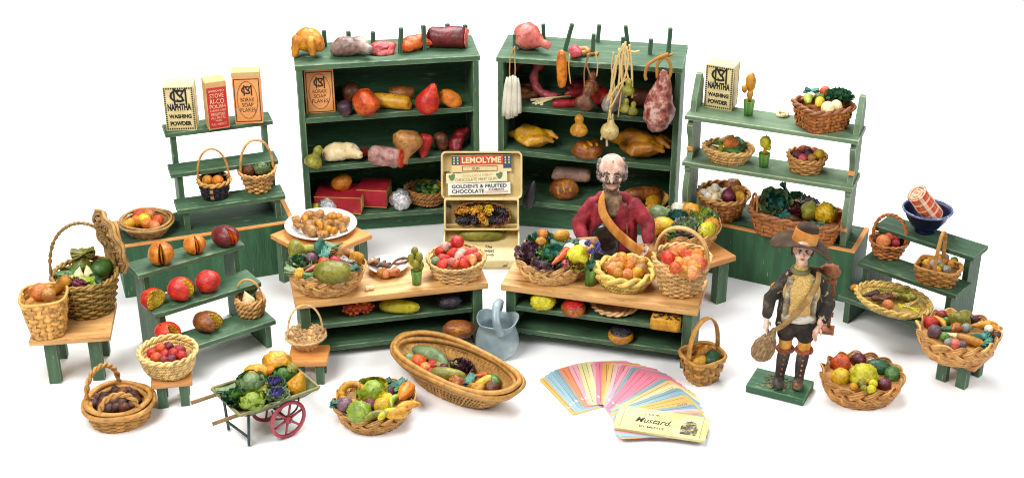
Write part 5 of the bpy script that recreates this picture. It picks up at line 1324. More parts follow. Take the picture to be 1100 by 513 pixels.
for j, (u, v, c) in enumerate(((-.17, .19, 'amber'), (-.05, .2, 'gold'), (.07, .2, 'yellow'), (.18, .19, 'black'), (-.17, .1, 'black'), (-.06, .1, 'black'), (.02, .09, 'gold'), (.1, .1, 'black'), (.2, .1, 'purple'), (.0, .15, 'amber'))):
    q = on_tray(1, u, v, .14)
    o = link('grape_bunch', fmesh('cone', c, j % 3)); o.location = q; o.scale = (.17, .17, .17); o.rotation_euler = (R(62), 0, R(j*50))
    nm = {'amber': 'amber', 'gold': 'golden', 'yellow': 'yellow', 'black': 'black', 'purple': 'purple'}[c]
    tag(o, nm+' grape bunch in the oval basket inside the tin', 'grapes', nm+' grapes in the tin')
q = on_tray(0, .0, .36, .06)
o = link('cucumber', fmesh('cucumber', 'olive', 1, fat=.8)); o.location = q; o.scale = (.46,)*3; tag(o, 'long olive cucumber lying in the bottom tray of the tin', 'cucumber')

# ------------------------------------------------------------------ wheelbarrow
def barrow():
    c00, c10, c01 = at(257.7, 446, .33), at(343, 416, .36), at(227, 417, .33)
    c11 = c10+(c01-c00)*.95
    O = (c00+c10+c01+c11)/4; O = np.array([O[0], O[1], 0])
    r = thing('wheelbarrow', 'green tin wheelbarrow with two red spoked wheels', 'wheelbarrow', tuple(O))
    cs = [c-O for c in (c00, c10, c11, c01)]
    cen = sum(cs)/4
    bt = [cen+(c-cen)*.72-np.array([0, 0, .085]) for c in cs]
    tin = mat('4d5a42', '66744f', '83906a', rough=.5, scale=5, bump=.2, speck='8a7a44', speckscale=7, specklo=.64)
    b = MB(); e = np.array([0, 0, -.012])
    ci = [cen+(c-cen)*.975 for c in cs]
    v = [*cs, *bt, *ci, *[p+np.array([0, 0, .012]) for p in bt]]
    f = []
    for i in range(4):
        j = (i+1) % 4; f += [(i, j, 4+j, 4+i), (8+i, 8+j, 12+j, 12+i), (i, j, 8+j, 8+i)]
    f += [(4, 5, 6, 7), (12, 13, 14, 15)]
    b.add(v, f); b.obj('pan', tin, r, smooth=False)
    b = MB(); P = []
    for i in range(4): P += [cs[i]+(cs[(i+1) % 4]-cs[i])*t for t in (0.02, .3, .6, .98)]
    b.tube(P, .014, 6, True, ref=(0, 0, 1)); b.obj('rim', mat('6a6a40', '8a8450', rough=.5, scale=8), r)
    u = (cs[1]-cs[0])/np.linalg.norm(cs[1]-cs[0]); v_ = (cs[3]-cs[0])/np.linalg.norm(cs[3]-cs[0])
    wood = mat('6a5030', '8a6c44', rough=.6, scale=8)
    for s in (.12, .88):
        p = cs[0]+(cs[3]-cs[0])*s+np.array([0, 0, -.03])
        b = MB(); b.tube([p+u*.1, p-u*.02, p-u*.2], .018, 8, flat=.8); b.obj('handle', wood, r)
    iron = mat('2c3634', '3e4a46', rough=.5, scale=10)
    feet = []
    for (x, y), s in (((267.5, 479), .04), ((246, 463), .96)):
        ft = np.array(at(x, y, 0))-O; p = cs[0]+(cs[3]-cs[0])*s+u*.08+np.array([0, 0, -.03]); feet.append(ft)
        b = MB(); b.tube([p, p*.3+ft*.7, ft+np.array([0, 0, .012])], .013, 6); b.obj('leg', iron, r)
    b = MB(); b.tube([feet[0]+np.array([0, 0, .09]), feet[1]+np.array([0, 0, .09])], .011, 6); b.obj('cross_bar', iron, r)
    wn = np.array(at(311, 468.5, 0))-O; wf = np.array(at(289.5, 451, 0))-O
    ax = (wf-wn); ax[2] = 0; axn = ax/np.linalg.norm(ax); rad = .165
    red = mat('7a1f2c', '98303c', 'ac4a52', rough=.45, scale=5)
    fw = np.cross(axn, [0, 0, 1]); fw /= np.linalg.norm(fw)
    for w_ in (wn, wf):
        c = w_+np.array([0, 0, rad])
        wb = MB(); wb.tube([c+axn*t for t in (-.025, .025)], .028, 10); wh = wb.obj('wheel', red, r)
        tb = MB(); tb.tube([c+(fw*math.cos(a)+np.array([0, 0, 1])*math.sin(a))*(rad-.016) for a in np.linspace(0, 2*PI, 40, endpoint=False)], .016, 8, True, ref=axn); tb.obj('rim', red, wh)
        for i in range(6):
            a = i*PI/3+.3; d = fw*math.cos(a)+np.array([0, 0, 1])*math.sin(a)
            sb = MB(); sb.tube([c+d*.02, c+d*(rad-.02)], [.012, .009], 6); sb.obj('spoke', red, wh)
    b = MB(); b.tube([wn+np.array([0, 0, rad])-axn*.03, wf+np.array([0, 0, rad])+axn*.03], .011, 6); b.obj('axle', iron, r)
    for w_ in (wn, wf):
        c = w_+np.array([0, 0, rad])+axn*(.03 if w_ is wn else -.03)
        b = MB(); b.tube(catmull([c+fw*.0, c+np.array([0, 0, .03])-fw*.1, c+np.array([0, 0, .12])-fw*.12], 4), .008, 5); b.tube(catmull([c, c+np.array([0, 0, .04])+fw*.1, c+np.array([0, 0, .13])+fw*.13], 4), .008, 5)
        b.obj('bracket', iron, r)
barrow()
for a_ in [('cabbage', 'rosette', 'dkgreen', 252, 426, 27, 'dark green savoy cabbage in the wheelbarrow', dict(c2='green')), ('cabbage', 'cabbage', 'lime', 271, 430, 26, 'pale lime green cabbage in the wheelbarrow', dict(c2='lime')), ('cabbage', 'cabbage', 'sage', 270, 411, 31, 'large sage green open cabbage in the wheelbarrow', dict(c2='green')),
           ('squash', 'melon', 'gold', 275, 400, 26, 'yellow melon at the back of the wheelbarrow', dict(a=10)), ('squash', 'pumpkin', 'gold', 298, 388, 24, 'ribbed golden squash standing in the wheelbarrow', dict(ry=-80, lobes=9, lamp=.3, fat=1.1)), ('cabbage', 'cabbage', 'green', 304, 402, 21, 'small green cabbage in the wheelbarrow', {}), ('cauliflower', 'rosette', 'sage', 295, 412, 26, 'sage and violet sprouting cabbage', dict(c2='violet')),
           ('cauliflower', 'rosette', 'sage', 297, 424, 26, 'violet flecked cabbage at the near edge', dict(c2='violet')), ('pear', 'pear', 'gold', 320, 411, 27, 'large yellow pear in the wheelbarrow', dict(ry=-68, a=20)), ('squash', 'ball', 'orange', 290, 398, 11, 'orange fruit under the ribbed squash', {}), ('cabbage', 'leafy', 'sage', 245, 417, 26, 'sage leaf at the handle end of the barrow', dict(a=20)), ('cabbage', 'leafy', 'olive', 284, 416, 24, 'olive leaf between cabbages in the barrow', dict(a=70)), ('cabbage', 'lump', 'olive', 313, 398, 14, 'olive green lump behind the yellow pear', {})]:
    food(*a_[:5], .37, a_[5]*1.05, a_[6], **(a_[7]))

# ------------------------------------------------------------------ fan of cards
NAMES = {'cf9c4c': 'amber yellow', '86a8b4': 'pale blue', 'd48058': 'orange', 'dc98a2': 'pink', 'cac48a': 'pale yellow green', 'd6768a': 'bright pink', '7a9a9e': 'grey blue', 'd6b274': 'straw yellow', 'dba658': 'golden orange', 'dcaab0': 'pale pink', 'da9258': 'light orange', 'd8cc9c': 'cream'}
SEQ = ['cf9c4c', '86a8b4', '86a8b4', '7a9a9e', 'd48058', 'd48058', 'dc98a2', 'dc98a2', 'cac48a', 'cac48a', 'd8cc9c', 'dc98a2', 'd6768a', 'cf9c4c', 'd6b274', 'dcaab0', 'd6768a', 'dc98a2', '7a9a9e', 'd6768a', 'd6768a', 'd6768a', 'd6768a', '7a9a9e', 'd6b274', 'd8cc9c', '7a9a9e', '86a8b4', 'dba658', 'dba658', '7a9a9e', 'dcaab0', 'da9258', '7a9a9e', '86a8b4', 'dc98a2']
FAR = np.array([(578, 406), (590, 398), (604, 394), (616, 391), (628, 389), (640, 389), (658, 391), (672, 393), (686, 397), (702, 404), (718.6, 410), (730.6, 420), (740.7, 430), (750.7, 443), (758, 451), (763, 456)], float)
def rcard(b, w_, l, z0, z1, rad=.04):
    P = []
    for cx, cy, a0 in ((l-rad, -rad, 0), (rad, -rad, 90), (rad, -w_+rad, 180), (l-rad, -w_+rad, 270)):
        for q in range(4): a = R(a0+q*30); P.append((cx+rad*math.cos(a), cy+rad*math.sin(a)))
    b.prism(P, z0, z1, 'z')
n = len(SEQ)+1
for i in range(n):
    t = i/(n-1)*(len(FAR)-1); j = min(int(t), len(FAR)-2); fr = t-j
    F_ = FAR[j]*(1-fr)+FAR[j+1]*fr
    s = i/(n-1)
    ang = np.interp(s, [0, .3, .45, .6, .75, .9, 1], [116, 92, 74, 52, 28, 2, -15])+rng.uniform(-1.5, 1.5)
    P = at(F_[0], F_[1], 0.01)
    d = np.array([math.cos(R(ang)), math.sin(R(ang)), 0])
    ln = np.interp(s, [0, .5, 1], [.62, .70, .74]); wd_ = .33
    N0 = P-d*ln
    z_ = .004+.0013*i
    last = i == n-1
    b = MB(); 
    if not last:
        c = SEQ[i]; rcard(b, wd_, ln, 0, .0011)
        o = b.obj('card', mat(c, c, rough=.6, scale=4, island=0, speck='f0e8d8', speckscale=12, specklo=.68), None, smooth=False)
        tag(o, NAMES[c]+' card in the fan spread on the ground', 'card', NAMES[c]+' cards of the fan')
        o.location = (N0[0], N0[1], z_); o.rotation_euler = (0, 0, R(ang))
        m = MB(); 
        for q in (.02, ): m.box(ln*.06, ln*.95, -.036, -.032, .0012, .0015)
        if i % 4 == 1:
            for q in range(5): m.box(ln*(.80+.025*q), ln*(.815+.025*q), -.075, -.05, .0012, .0015)
        m.obj('printed_mark', ink({0: '5a4038', 1: '7a5a4a'}[i % 2]), o, smooth=False)
    else:
        r = thing('card', 'cream title card with a small picture lying on top of the fan', 'card', (N0[0], N0[1], z_+.004), R(ang))
        rcard(b, .33, ln, 0, .022, .03); b.obj('paper', mat('c0b46c', 'ccc07e', 'd8cc92', rough=.5, scale=5), r, smooth=False)
        m = MB()
        def flat(bb):
            v = np.vstack(bb.v); bb.v = [np.c_[v[:, 0], v[:, 2], np.full(len(v), .0226)]]
        for s_, x, y, w_, h_, sh in (('1 OUR', .28, -.075, .12, .03, 0), ('Mustard.', .30, -.165, .29, .075, .35), ('BY MENTS', .30, -.255, .2, .03, 0)): put_text(m, s_, None, w_, h_, x, y, shear=sh, bold=.02)
        flat(m); m.obj('lettering', ink('2a2418'), r, smooth=False)
        m = MB(); m.box(.20, .38, -.1125, -.110, .0222, .0226); m.box(.22, .40, -.2175, -.215, .0222, .0226)
        for x in (.045, .69): m.box(x, x+.004, -.315, -.015, .0222, .0226)
        m.obj('ruled_line', ink('6a6038'), r, smooth=False)
        m = MB(); P_ = [(.695+.085*math.cos(a)*(1 if abs(math.cos(a)) < .7 else 1), -.25+(.13 if math.sin(a) > 0 else .08)*math.sin(a)) for a in np.linspace(0, 2*PI, 28, endpoint=False)]
        P_ = [(.53, -.285), (.66, -.285), (.665, -.18), (.64, -.11), (.60, -.085), (.555, -.11), (.525, -.18)]
        m.prism(P_, .0222, .0230, 'z'); m.obj('picture', mat('14120c', '5c5438', 'b8ad78', rough=.6, scale=26, lo=.36, hi=.62), r, smooth=False)

# ------------------------------------------------------------------ things hanging from the pegs of the right shelves
ca, sa = math.cos(R(-10)), math.sin(R(-10))
def hang(px, py, off=.05):                    # where a pixel meets the upright plane just before the right shelves
    d = FWD*FPX+RGT*(px-550)+UPV*(256.5-py)
    nrm = np.array([sa, -ca, 0]); o = np.array([BRO[0], BRO[1], 0])+nrm*off
    return CAM+d*(((o-CAM) @ nrm)/(d @ nrm))
def cord(root, pts, r=.008, c='b8935a', name='cord', off=.05):
    b = MB(); P = catmull([hang(x, y, off)-np.array(root.location) for x, y in pts], 5); b.tube(P, r, 5); return b.obj(name, mat(c, rough=.8, scale=20, island=.1), root)
r = thing('candle_bunch', 'bunch of white tallow candles hanging at the left of the shelves', 'candles', tuple(hang(549, 60)))
for i, (x0, y0_, x1, y1_) in enumerate(((545, 83, 541.5, 124), (548, 82, 545.5, 127), (551, 81, 549.5, 126), (553.5, 82, 553.5, 124), (556, 84, 557.5, 121))):
    b = MB(); P = [hang(x0+(x1-x0)*t, y0_+(y1_-y0_)*t, .06+.02*(i % 2))-np.array(r.location) for t in np.linspace(0, 1, 6)]
    b.tube(P, [.012, .024, .028, .029, .029, .026], 9); b.obj('candle', mat('c8c4b0', 'dcd8c6', 'eae8da', rough=.4, scale=4), r)
cord(r, [(553, 50), (548.5, 60), (547.5, 72), (547.5, 84)], .006); cord(r, [(553, 50), (553, 62), (553.5, 74), (553, 84)], .006)
o = link('carrot', fmesh('loaf', 'orange', 0, fat=.42)); o.location = hang(603.5, 74, .07); o.scale = (.38,)*3; o.rotation_euler = (0, R(-92), 0)
tag(o, 'long orange carrot hanging from a peg', 'carrot')
r = thing('gourd_string', 'string of brown knotted gourds hanging in front of the shelves', 'gourds', tuple(hang(630, 62)))
def hb(px, py, k, c, s, off=.07, ry=-85, **kw):
    o = link('gourd', fmesh(k, c, 1, **kw), r); o.location = hang(px, py, off)-np.array(r.location); o.scale = (s,)*3; o.rotation_euler = (0, R(ry), R(px % 60)); return o
hb(636, 87, 'gourd', 'brown', .22, -.05); hb(629, 105, 'gourd', 'brown', .24, .07, -70, lobes=3, lamp=.3); hb(633, 96, 'melon', 'crust', .16, .02)
cord(r, [(634, 57), (630, 66), (633, 78), (636, 84)], .008, '8a6440'); cord(r, [(634, 57), (628, 74), (628, 96)], .007, '8a6440'); cord(r, [(629, 110), (625, 118), (623, 124)], .006, '6a5030')
r = thing('gourd', 'small yellow bottle gourd hanging lowest on the string', 'gourd', tuple(hang(622, 134)))
o = link('gourd_body', fmesh('gourd', 'amber', 2), r); o.scale = (.23,)*3; o.rotation_euler = (0, R(-90), 0)
food('mushroom', 'ring', 'tan', 624, 55, 0, 22, 'brown pink dried ring lying on the shelf top', on=1.865, a=20)
food('mushroom', 'lump', 'rose', 618, 56, 0, 14, 'pinkish dried lump on the shelf top', on=1.865)
food('root', 'tuber', 'tan', 637, 58, 0, 16, 'tan dried root at the front of the shelf top', on=1.865, a=30)
# raffia with onions
r = thing('raffia_bundle', 'bundle of pale raffia strands with olive onions hanging from a peg', 'raffia', tuple(hang(672, 55)))
for pts in ([(671, 50), (664, 60), (658, 80), (656, 108)], [(671, 48), (668, 66), (668, 86), (673, 104)], [(673, 50), (675, 66), (668, 92), (655, 118)], [(676, 48), (678, 62), (679, 82), (679, 105)], [(670, 47), (663, 64), (660, 84), (651, 112)], [(675, 54), (681, 56), (687, 55)], [(672, 45), (672, 70), (676, 88)], [(674, 85), (664, 92), (652, 110)], [(665, 52), (666, 75), (664, 96)], [(669, 55), (673, 62), (676, 70)], [(657, 104), (655, 120), (653, 132)]):
    cord(r, pts, .011, 'd0b478', 'strand', .08)
for x, y, s in ((675, 93, .17), (672, 113, .15), (680, 116, .14)):
    o = link('onion', fmesh('gourd', 'olive', 1), r); o.location = hang(x, y, .09)-np.array(r.location); o.scale = (s,)*3; o.rotation_euler = (0, R(-85), 0)
r = thing('garlic', 'cream garlic bulb with dry leaves hanging beside the large roast bird', 'garlic', tuple(hang(656, 135, .1)))
o = link('bulb', fmesh('garlic', 'raffia', 1, fat=.8), r); o.scale = (.27,)*3; o.rotation_euler = (0, R(-82), 0)
for pts in ([(655, 118), (656, 128)], [(650, 138), (647, 146), (646, 150)], [(653, 140), (652, 150), (652, 157)], [(654, 142), (655, 149)]): cord(r, pts, .012, 'd0b478', 'dry_leaf', .11)
r = thing('ham', 'pink marbled ham hanging from a thick cord loop', 'ham', tuple(hang(709, 107, .09)))
o = link('ham_joint', fmesh('ham', 'pink', 1, fat=.66, amp=.06), r); o.scale = (.60, .58, .58); o.rotation_euler = (0, R(-86), R(10))
me = o.data; me.materials[0] = fm(('8e3c38', 'c87a6c', 'e6c4b2'), scale=9, lo=.38, hi=.62, bump=.3, bscale=20)
cord(r, [(706, 84), (706, 70), (713, 62), (719, 66), (721, 76), (718, 86)], .016, 'a8742c', 'cord_loop', .09); cord(r, [(718, 58), (706, 63), (696, 70), (693, 80), (694, 86)], .017, 'a8742c', 'cord_loop', .1); cord(r, [(709, 58), (714, 61), (723, 58)], .014, 'a8742c', 'cord_loop', .06)
food('spool', 'log', 'palepink', 614, 187, .5, 42, 'pale linen roll tied with red string behind the man', a=-8, fat=.78)

for pts, rad_ in (([(612, 58), (611, 72), (613, 90)], .006), ([(640, 58), (642, 70), (641, 82)], .006), ([(659, 56), (657, 74), (660, 92), (659, 104)], .008), ([(667, 58), (669, 80), (667, 104), (664, 126)], .008), ([(662, 60), (659, 90), (656, 124)], .008)):
    q_ = thing('raffia_strand', '', '', tuple(hang(*pts[0]))) if False else None
    r = [x for x in SC.objects if x.name == 'raffia_bundle'][0]
    cord(r, pts, rad_, 'c8a868', 'strand', .07)
# ------------------------------------------------------------------ the two figures
def hand(b, wrist, dirv, palm_n, s, curl=.5, flip=1, mi=0):
    d = np.array(dirv, float); d /= np.linalg.norm(d)
    n_ = np.array(palm_n, float); n_ -= d*(n_ @ d); n_ /= np.linalg.norm(n_)
    sd = np.cross(d, n_)*flip
    w = np.array(wrist, float)
    P = [w, w+d*s*.18, w+d*s*.42, w+d*s*.5]
    b.tube(P, [s*.16, s*.2, s*.24, s*.2], 10, flat=.6, ref=sd, mi=mi)
    for i, (off, ln) in enumerate(((-.17, .40), (-.06, .48), (.055, .45), (.16, .36))):
        p0 = w+d*s*.42+sd*s*off
        c1 = curl*.5; c2 = curl*1.1
        p1 = p0+(d*math.cos(c1)+n_*math.sin(c1)+sd*off*.5)*s*ln*.5
        p2 = p1+(d*math.cos(c2)+n_*math.sin(c2))*s*ln*.32
        p3 = p2+(d*math.cos(c2*1.3)+n_*math.sin(c2*1.3))*s*ln*.22
        b.tube([p0, p1, p2, p3], [s*.062, s*.058, s*.05, s*.035], 7, mi=mi)
    p0 = w+d*s*.16-sd*s*.15
    p1 = p0+(d*.55-sd*.75+n_*.3)*s*.24; p2 = p1+(d*.9-sd*.2+n_*.3)*s*.18
    b.tube([p0, p1, p2], [s*.075, s*.065, s*.045], 7, mi=mi)
def head_parts(root_body, c, r, hairm, moust=False, brow=True, tilt=0):
    """eyes, brows, lips set on a head whose face looks along -y"""
    c = np.array(c)
    for sx in (-1, 1):
        b = MB(); b.ball(c+np.array([sx*r[0]*.40, -r[1]*.86, r[2]*.04]), (r[0]*.15, r[1]*.08, r[2]*.06), 2, 0)
        b.ball(c+np.array([sx*r[0]*.39, -r[1]*.945, r[2]*.035]), (r[0]*.095, r[1]*.03, r[2]*.052), 2, 1)
        b.obj('eye', [mat('a8907a', rough=.4), mat('1c120c', rough=.2)], root_body)
        if brow:
            b = MB(); b.tube([c+np.array([sx*r[0]*q, -r[1]*(.93-.08*abs(q-.38)), r[2]*(.23-.25*abs(q-.42))]) for q in (.16, .3, .45, .62)], [r[0]*.05, r[0]*.07, r[0]*.06, r[0]*.03], 6)
            b.obj('eyebrow', hairm, root_body)
    if moust:
        b = MB()
        for sx in (-1, 1): b.tube([c+np.array([sx*r[0]*x, -r[1]*y, r[2]*z]) for x, y, z in ((.02, 1.02, -.33), (.2, 1.0, -.37), (.42, .9, -.43), (.6, .76, -.40))], [r[0]*.08, r[0]*.1, r[0]*.07, r[0]*.02], 7)
        b.obj('moustache', hairm, root_body)
        return
    b = MB(); b.ball(c+np.array([0, -r[1]*.9, -r[2]*.47]), (r[0]*.24, r[1]*.07, r[2]*.055), 2)
    b.obj('lips', mat('8a3c30', 'a85448', rough=.4, scale=8), root_body)
def skull(c, r, nose=1.0):
    x, y, z = c; a, b_, h = r
    return [('e', (x, y+b_*.08, z+h*.18), (a, b_, h*.8)), ('e', (x, y-b_*.1, z-h*.25), (a*.84, b_*.82, h*.62)), ('e', (x, y-b_*.45, z-h*.72), (a*.42, b_*.42, h*.26)),
            ('c', (x, y-b_*.88, z+h*.08), (x, y-b_*1.12*nose, z-h*.2), a*.09, a*.16), ('e', (x-a*.98, y+b_*.05, z-h*.08), (a*.1, b_*.18, h*.2)), ('e', (x+a*.98, y+b_*.05, z-h*.08), (a*.1, b_*.18, h*.2)),
            ('e', (x-a*.5, y-b_*.62, z-h*.22), (a*.3, b_*.3, h*.2)), ('e', (x+a*.5, y-b_*.62, z-h*.22), (a*.3, b_*.3, h*.2)), ('e', (x, y-b_*.72, z+h*.22), (a*.6, b_*.22, h*.13))]
def bobj(name, el, m, parent, vox=.014, it=3, disp=0, seed=0, bumpfreq=9):
    me = blob(el, vox, it)
    if disp:
        for v in me.vertices:
            v.co += v.normal*disp*noise.noise(v.co*bumpfreq+Vector((seed, 0, 0)))
    me.materials.append(m)
    return link(name, me, parent)

# man in red behind the right counter
def man():
    p = at(655, 318, 0)
    root = thing('person', 'bald man with grey moustache in a red jacket standing behind the right counter', 'person', (p[0], p[1]-.02, 0), R(-4))
    hc, hr = (-.02, -.03, 1.31), (.122, .135, .16)
    el = skull(hc, hr, 1.05)+[('c', (-.02, 0, 1.2), (0, .02, 1.05), .06, .06), ('e', (0, .03, .86), (.15, .09, .18)), ('e', (0, .02, .62), (.17, .12, .2)),
          ('c', (-.17, .02, .94), (-.305, -.02, .76), .04, .04), ('c', (-.31, -.02, .76), (-.25, -.16, .66), .05, .036), ('c', (.18, .02, .94), (.325, -.06, .80), .04, .04), ('c', (.335, -.06, .80), (.325, -.19, .70), .05, .036),
          ('c', (-.08, .02, .6), (-.09, .02, .3), .1, .07), ('c', (-.09, .02, .3), (-.09, .02, .03), .07, .045), ('c', (.08, .02, .6), (.09, .02, .3), .1, .07), ('c', (.09, .02, .3), (.09, .02, .03), .07, .045)]
    me = blob(el, .013, 2)
    b = MB(); add_mesh(b, me)
    hand(b, (.322, -.20, .69), (-.25, -.25, -1), (-.8, -.4, .1), .17, .5, 1)
    hand(b, (-.25, -.17, .65), (.3, -.6, -.7), (.5, -.2, -.8), .16, .5, -1)
    body = b.obj('body', mat('a8745c', 'd0a894', 'ead6c8', rough=.45, scale=7, lo=.3, hi=.62, bump=.15, bscale=20, speck='8a5c44', speckscale=15, specklo=.62), root)
    hairm = mat('4a3a30', '80706a', 'a89a90', rough=.8, scale=14, bump=.4, bscale=40)
    head_parts(body, hc, hr, mat('3a2a22', '5a463a', rough=.8, scale=20), True)
    q = MB()
    for k in range(150):
        a = rng.uniform(-.45*PI, 1.45*PI)
        z = rng.uniform(-.35, .62)
        if math.sin(a) < -.25 and z > .1: continue
        s_ = math.sqrt(max(0, 1-z*z*.7))
        q.ball((hc[0]+hr[0]*1.02*s_*math.cos(a), hc[1]+.012+hr[1]*1.02*s_*math.sin(a), hc[2]+hr[2]*z), (rng.uniform(.014, .026), rng.uniform(.014, .024), rng.uniform(.016, .03)), 1, amp=.4, seed=k)
    q.obj('hair', hairm, body)
    bd = MB()
    for k in range(40):
        a = rng.uniform(-1.25, 1.25)-PI/2; z = rng.uniform(-.98, -.55)
        bd.ball((hc[0]+hr[0]*.62*math.cos(a), hc[1]+hr[1]*(.12+.72*math.sin(a)), hc[2]+hr[2]*z), (.013, .012, .018), 1, amp=.4, seed=k)
    bd.obj('beard', hairm, body)
    redm = mat('4a0c16', '8c1e2a', 'b43a44', rough=.8, scale=7, lo=.3, hi=.7, bump=.5, bscale=26)
    bobj('shirt', [('e', (0, .02, .86), (.18, .10, .20)), ('c', (-.02, -.005, 1.085), (-.0, -.01, .98), .07, .10), ('c', (-.06, -.06, 1.06), (-.025, -.085, .92), .034, .04), ('c', (.05, -.06, 1.06), (.02, -.085, .92), .034, .04)], mat('5a4430', '80664a', 'a08460', rough=.8, scale=12, bump=.3), root, .014, 3, .006)
    bobj('waistcoat', [('e', (-.085, -.075, .84), (.06, .06, .17)), ('e', (.085, -.075, .84), (.07, .062, .18)), ('e', (0, -.06, .72), (.14, .075, .16)), ('e', (.03, -.08, .63), (.15, .08, .14))], redm, root, .013, 2, .006, 3)
    jk = [('c', (-.185, .01, .965), (-.31, -.02, .77), .068, .072), ('c', (-.31, -.02, .77), (-.265, -.13, .68), .072, .060), ('c', (.195, .01, .965), (.325, -.055, .80), .07, .072), ('c', (.325, -.055, .80), (.325, -.17, .72), .072, .058),
          ('c', (-.165, .03, .96), (-.175, .0, .56), .058, .062), ('c', (.165, .03, .96), (.175, .0, .58), .058, .062), ('e', (0, .085, .8), (.18, .06, .27)), ('c', (-.11, .03, 1.02), (.11, .03, 1.02), .058, .058), ('c', (-.14, -.06, .96), (-.175, -.07, .56), .032, .036), ('c', (.145, -.06, .96), (.18, -.07, .58), .032, .036)]
    bobj('jacket', jk, redm, root, .012, 1, .009, 5, 14)
    e = MB()
    e.tube(catmull([(-.085, -.09, 1.01), (-.105, -.11, .9), (-.12, -.125, .75), (-.13, -.13, .56)], 5), .010, 6); e.obj('jacket_trim', mat('1e1412', '3a2620', rough=.8), root)
    e = MB(); e.tube(catmull([(.10, -.10, 1.01), (.115, -.115, .9), (.135, -.125, .75), (.15, -.13, .56)], 5), .010, 6); e.obj('jacket_trim', mat('5c1a20', '9c5a54', rough=.8, scale=20), root)
    bobj('trousers', [('e', (0, .01, .52), (.19, .14, .14)), ('c', (-.085, .02, .5), (-.095, .02, .1), .11, .075), ('c', (.085, .02, .5), (.095, .02, .1), .11, .075)], mat('1c1614', '2a2220', '3c3230', rough=.9, scale=8, bump=.3), root, .016, 2, .006)
    for sx in (-1, 1): bobj('shoe', [('e', (sx*.095, -.02, .035), (.05, .1, .04)), ('e', (sx*.095, .03, .06), (.048, .05, .06))], mat('1a120e', '2c1e18', rough=.4), root, .012, 2)
    bobj('leather_pouch', [('e', (-.05, -.15, .73), (.135, .055, .125)), ('e', (-.05, -.145, .64), (.125, .055, .12))], mat('0c0a0a', '1c1817', '3a322e', rough=.28, scale=5, coat=.4, bump=.2), root, .012, 2)
    s_ = MB()
    P = catmull([(-.09, .03, 1.08), (-.105, -.10, 1.04), (-.085, -.165, .95), (-.01, -.195, .84), (.09, -.21, .74), (.20, -.225, .65), (.30, -.20, .57), (.37, -.18, .49)], 5)
    w_ = np.interp(np.linspace(0, 1, len(P)), [0, .3, .7, .85, 1], [.046, .052, .062, .075, .08])
    s_.tube(P, w_*.8, 10, flat=.25, ref=(.7, 0, .7)); s_.obj('shoulder_strap', mat('a8641c', 'c98430', 'dca050', rough=.55, scale=4, stretch=(3, 3, 1), bump=.2), root)
man()

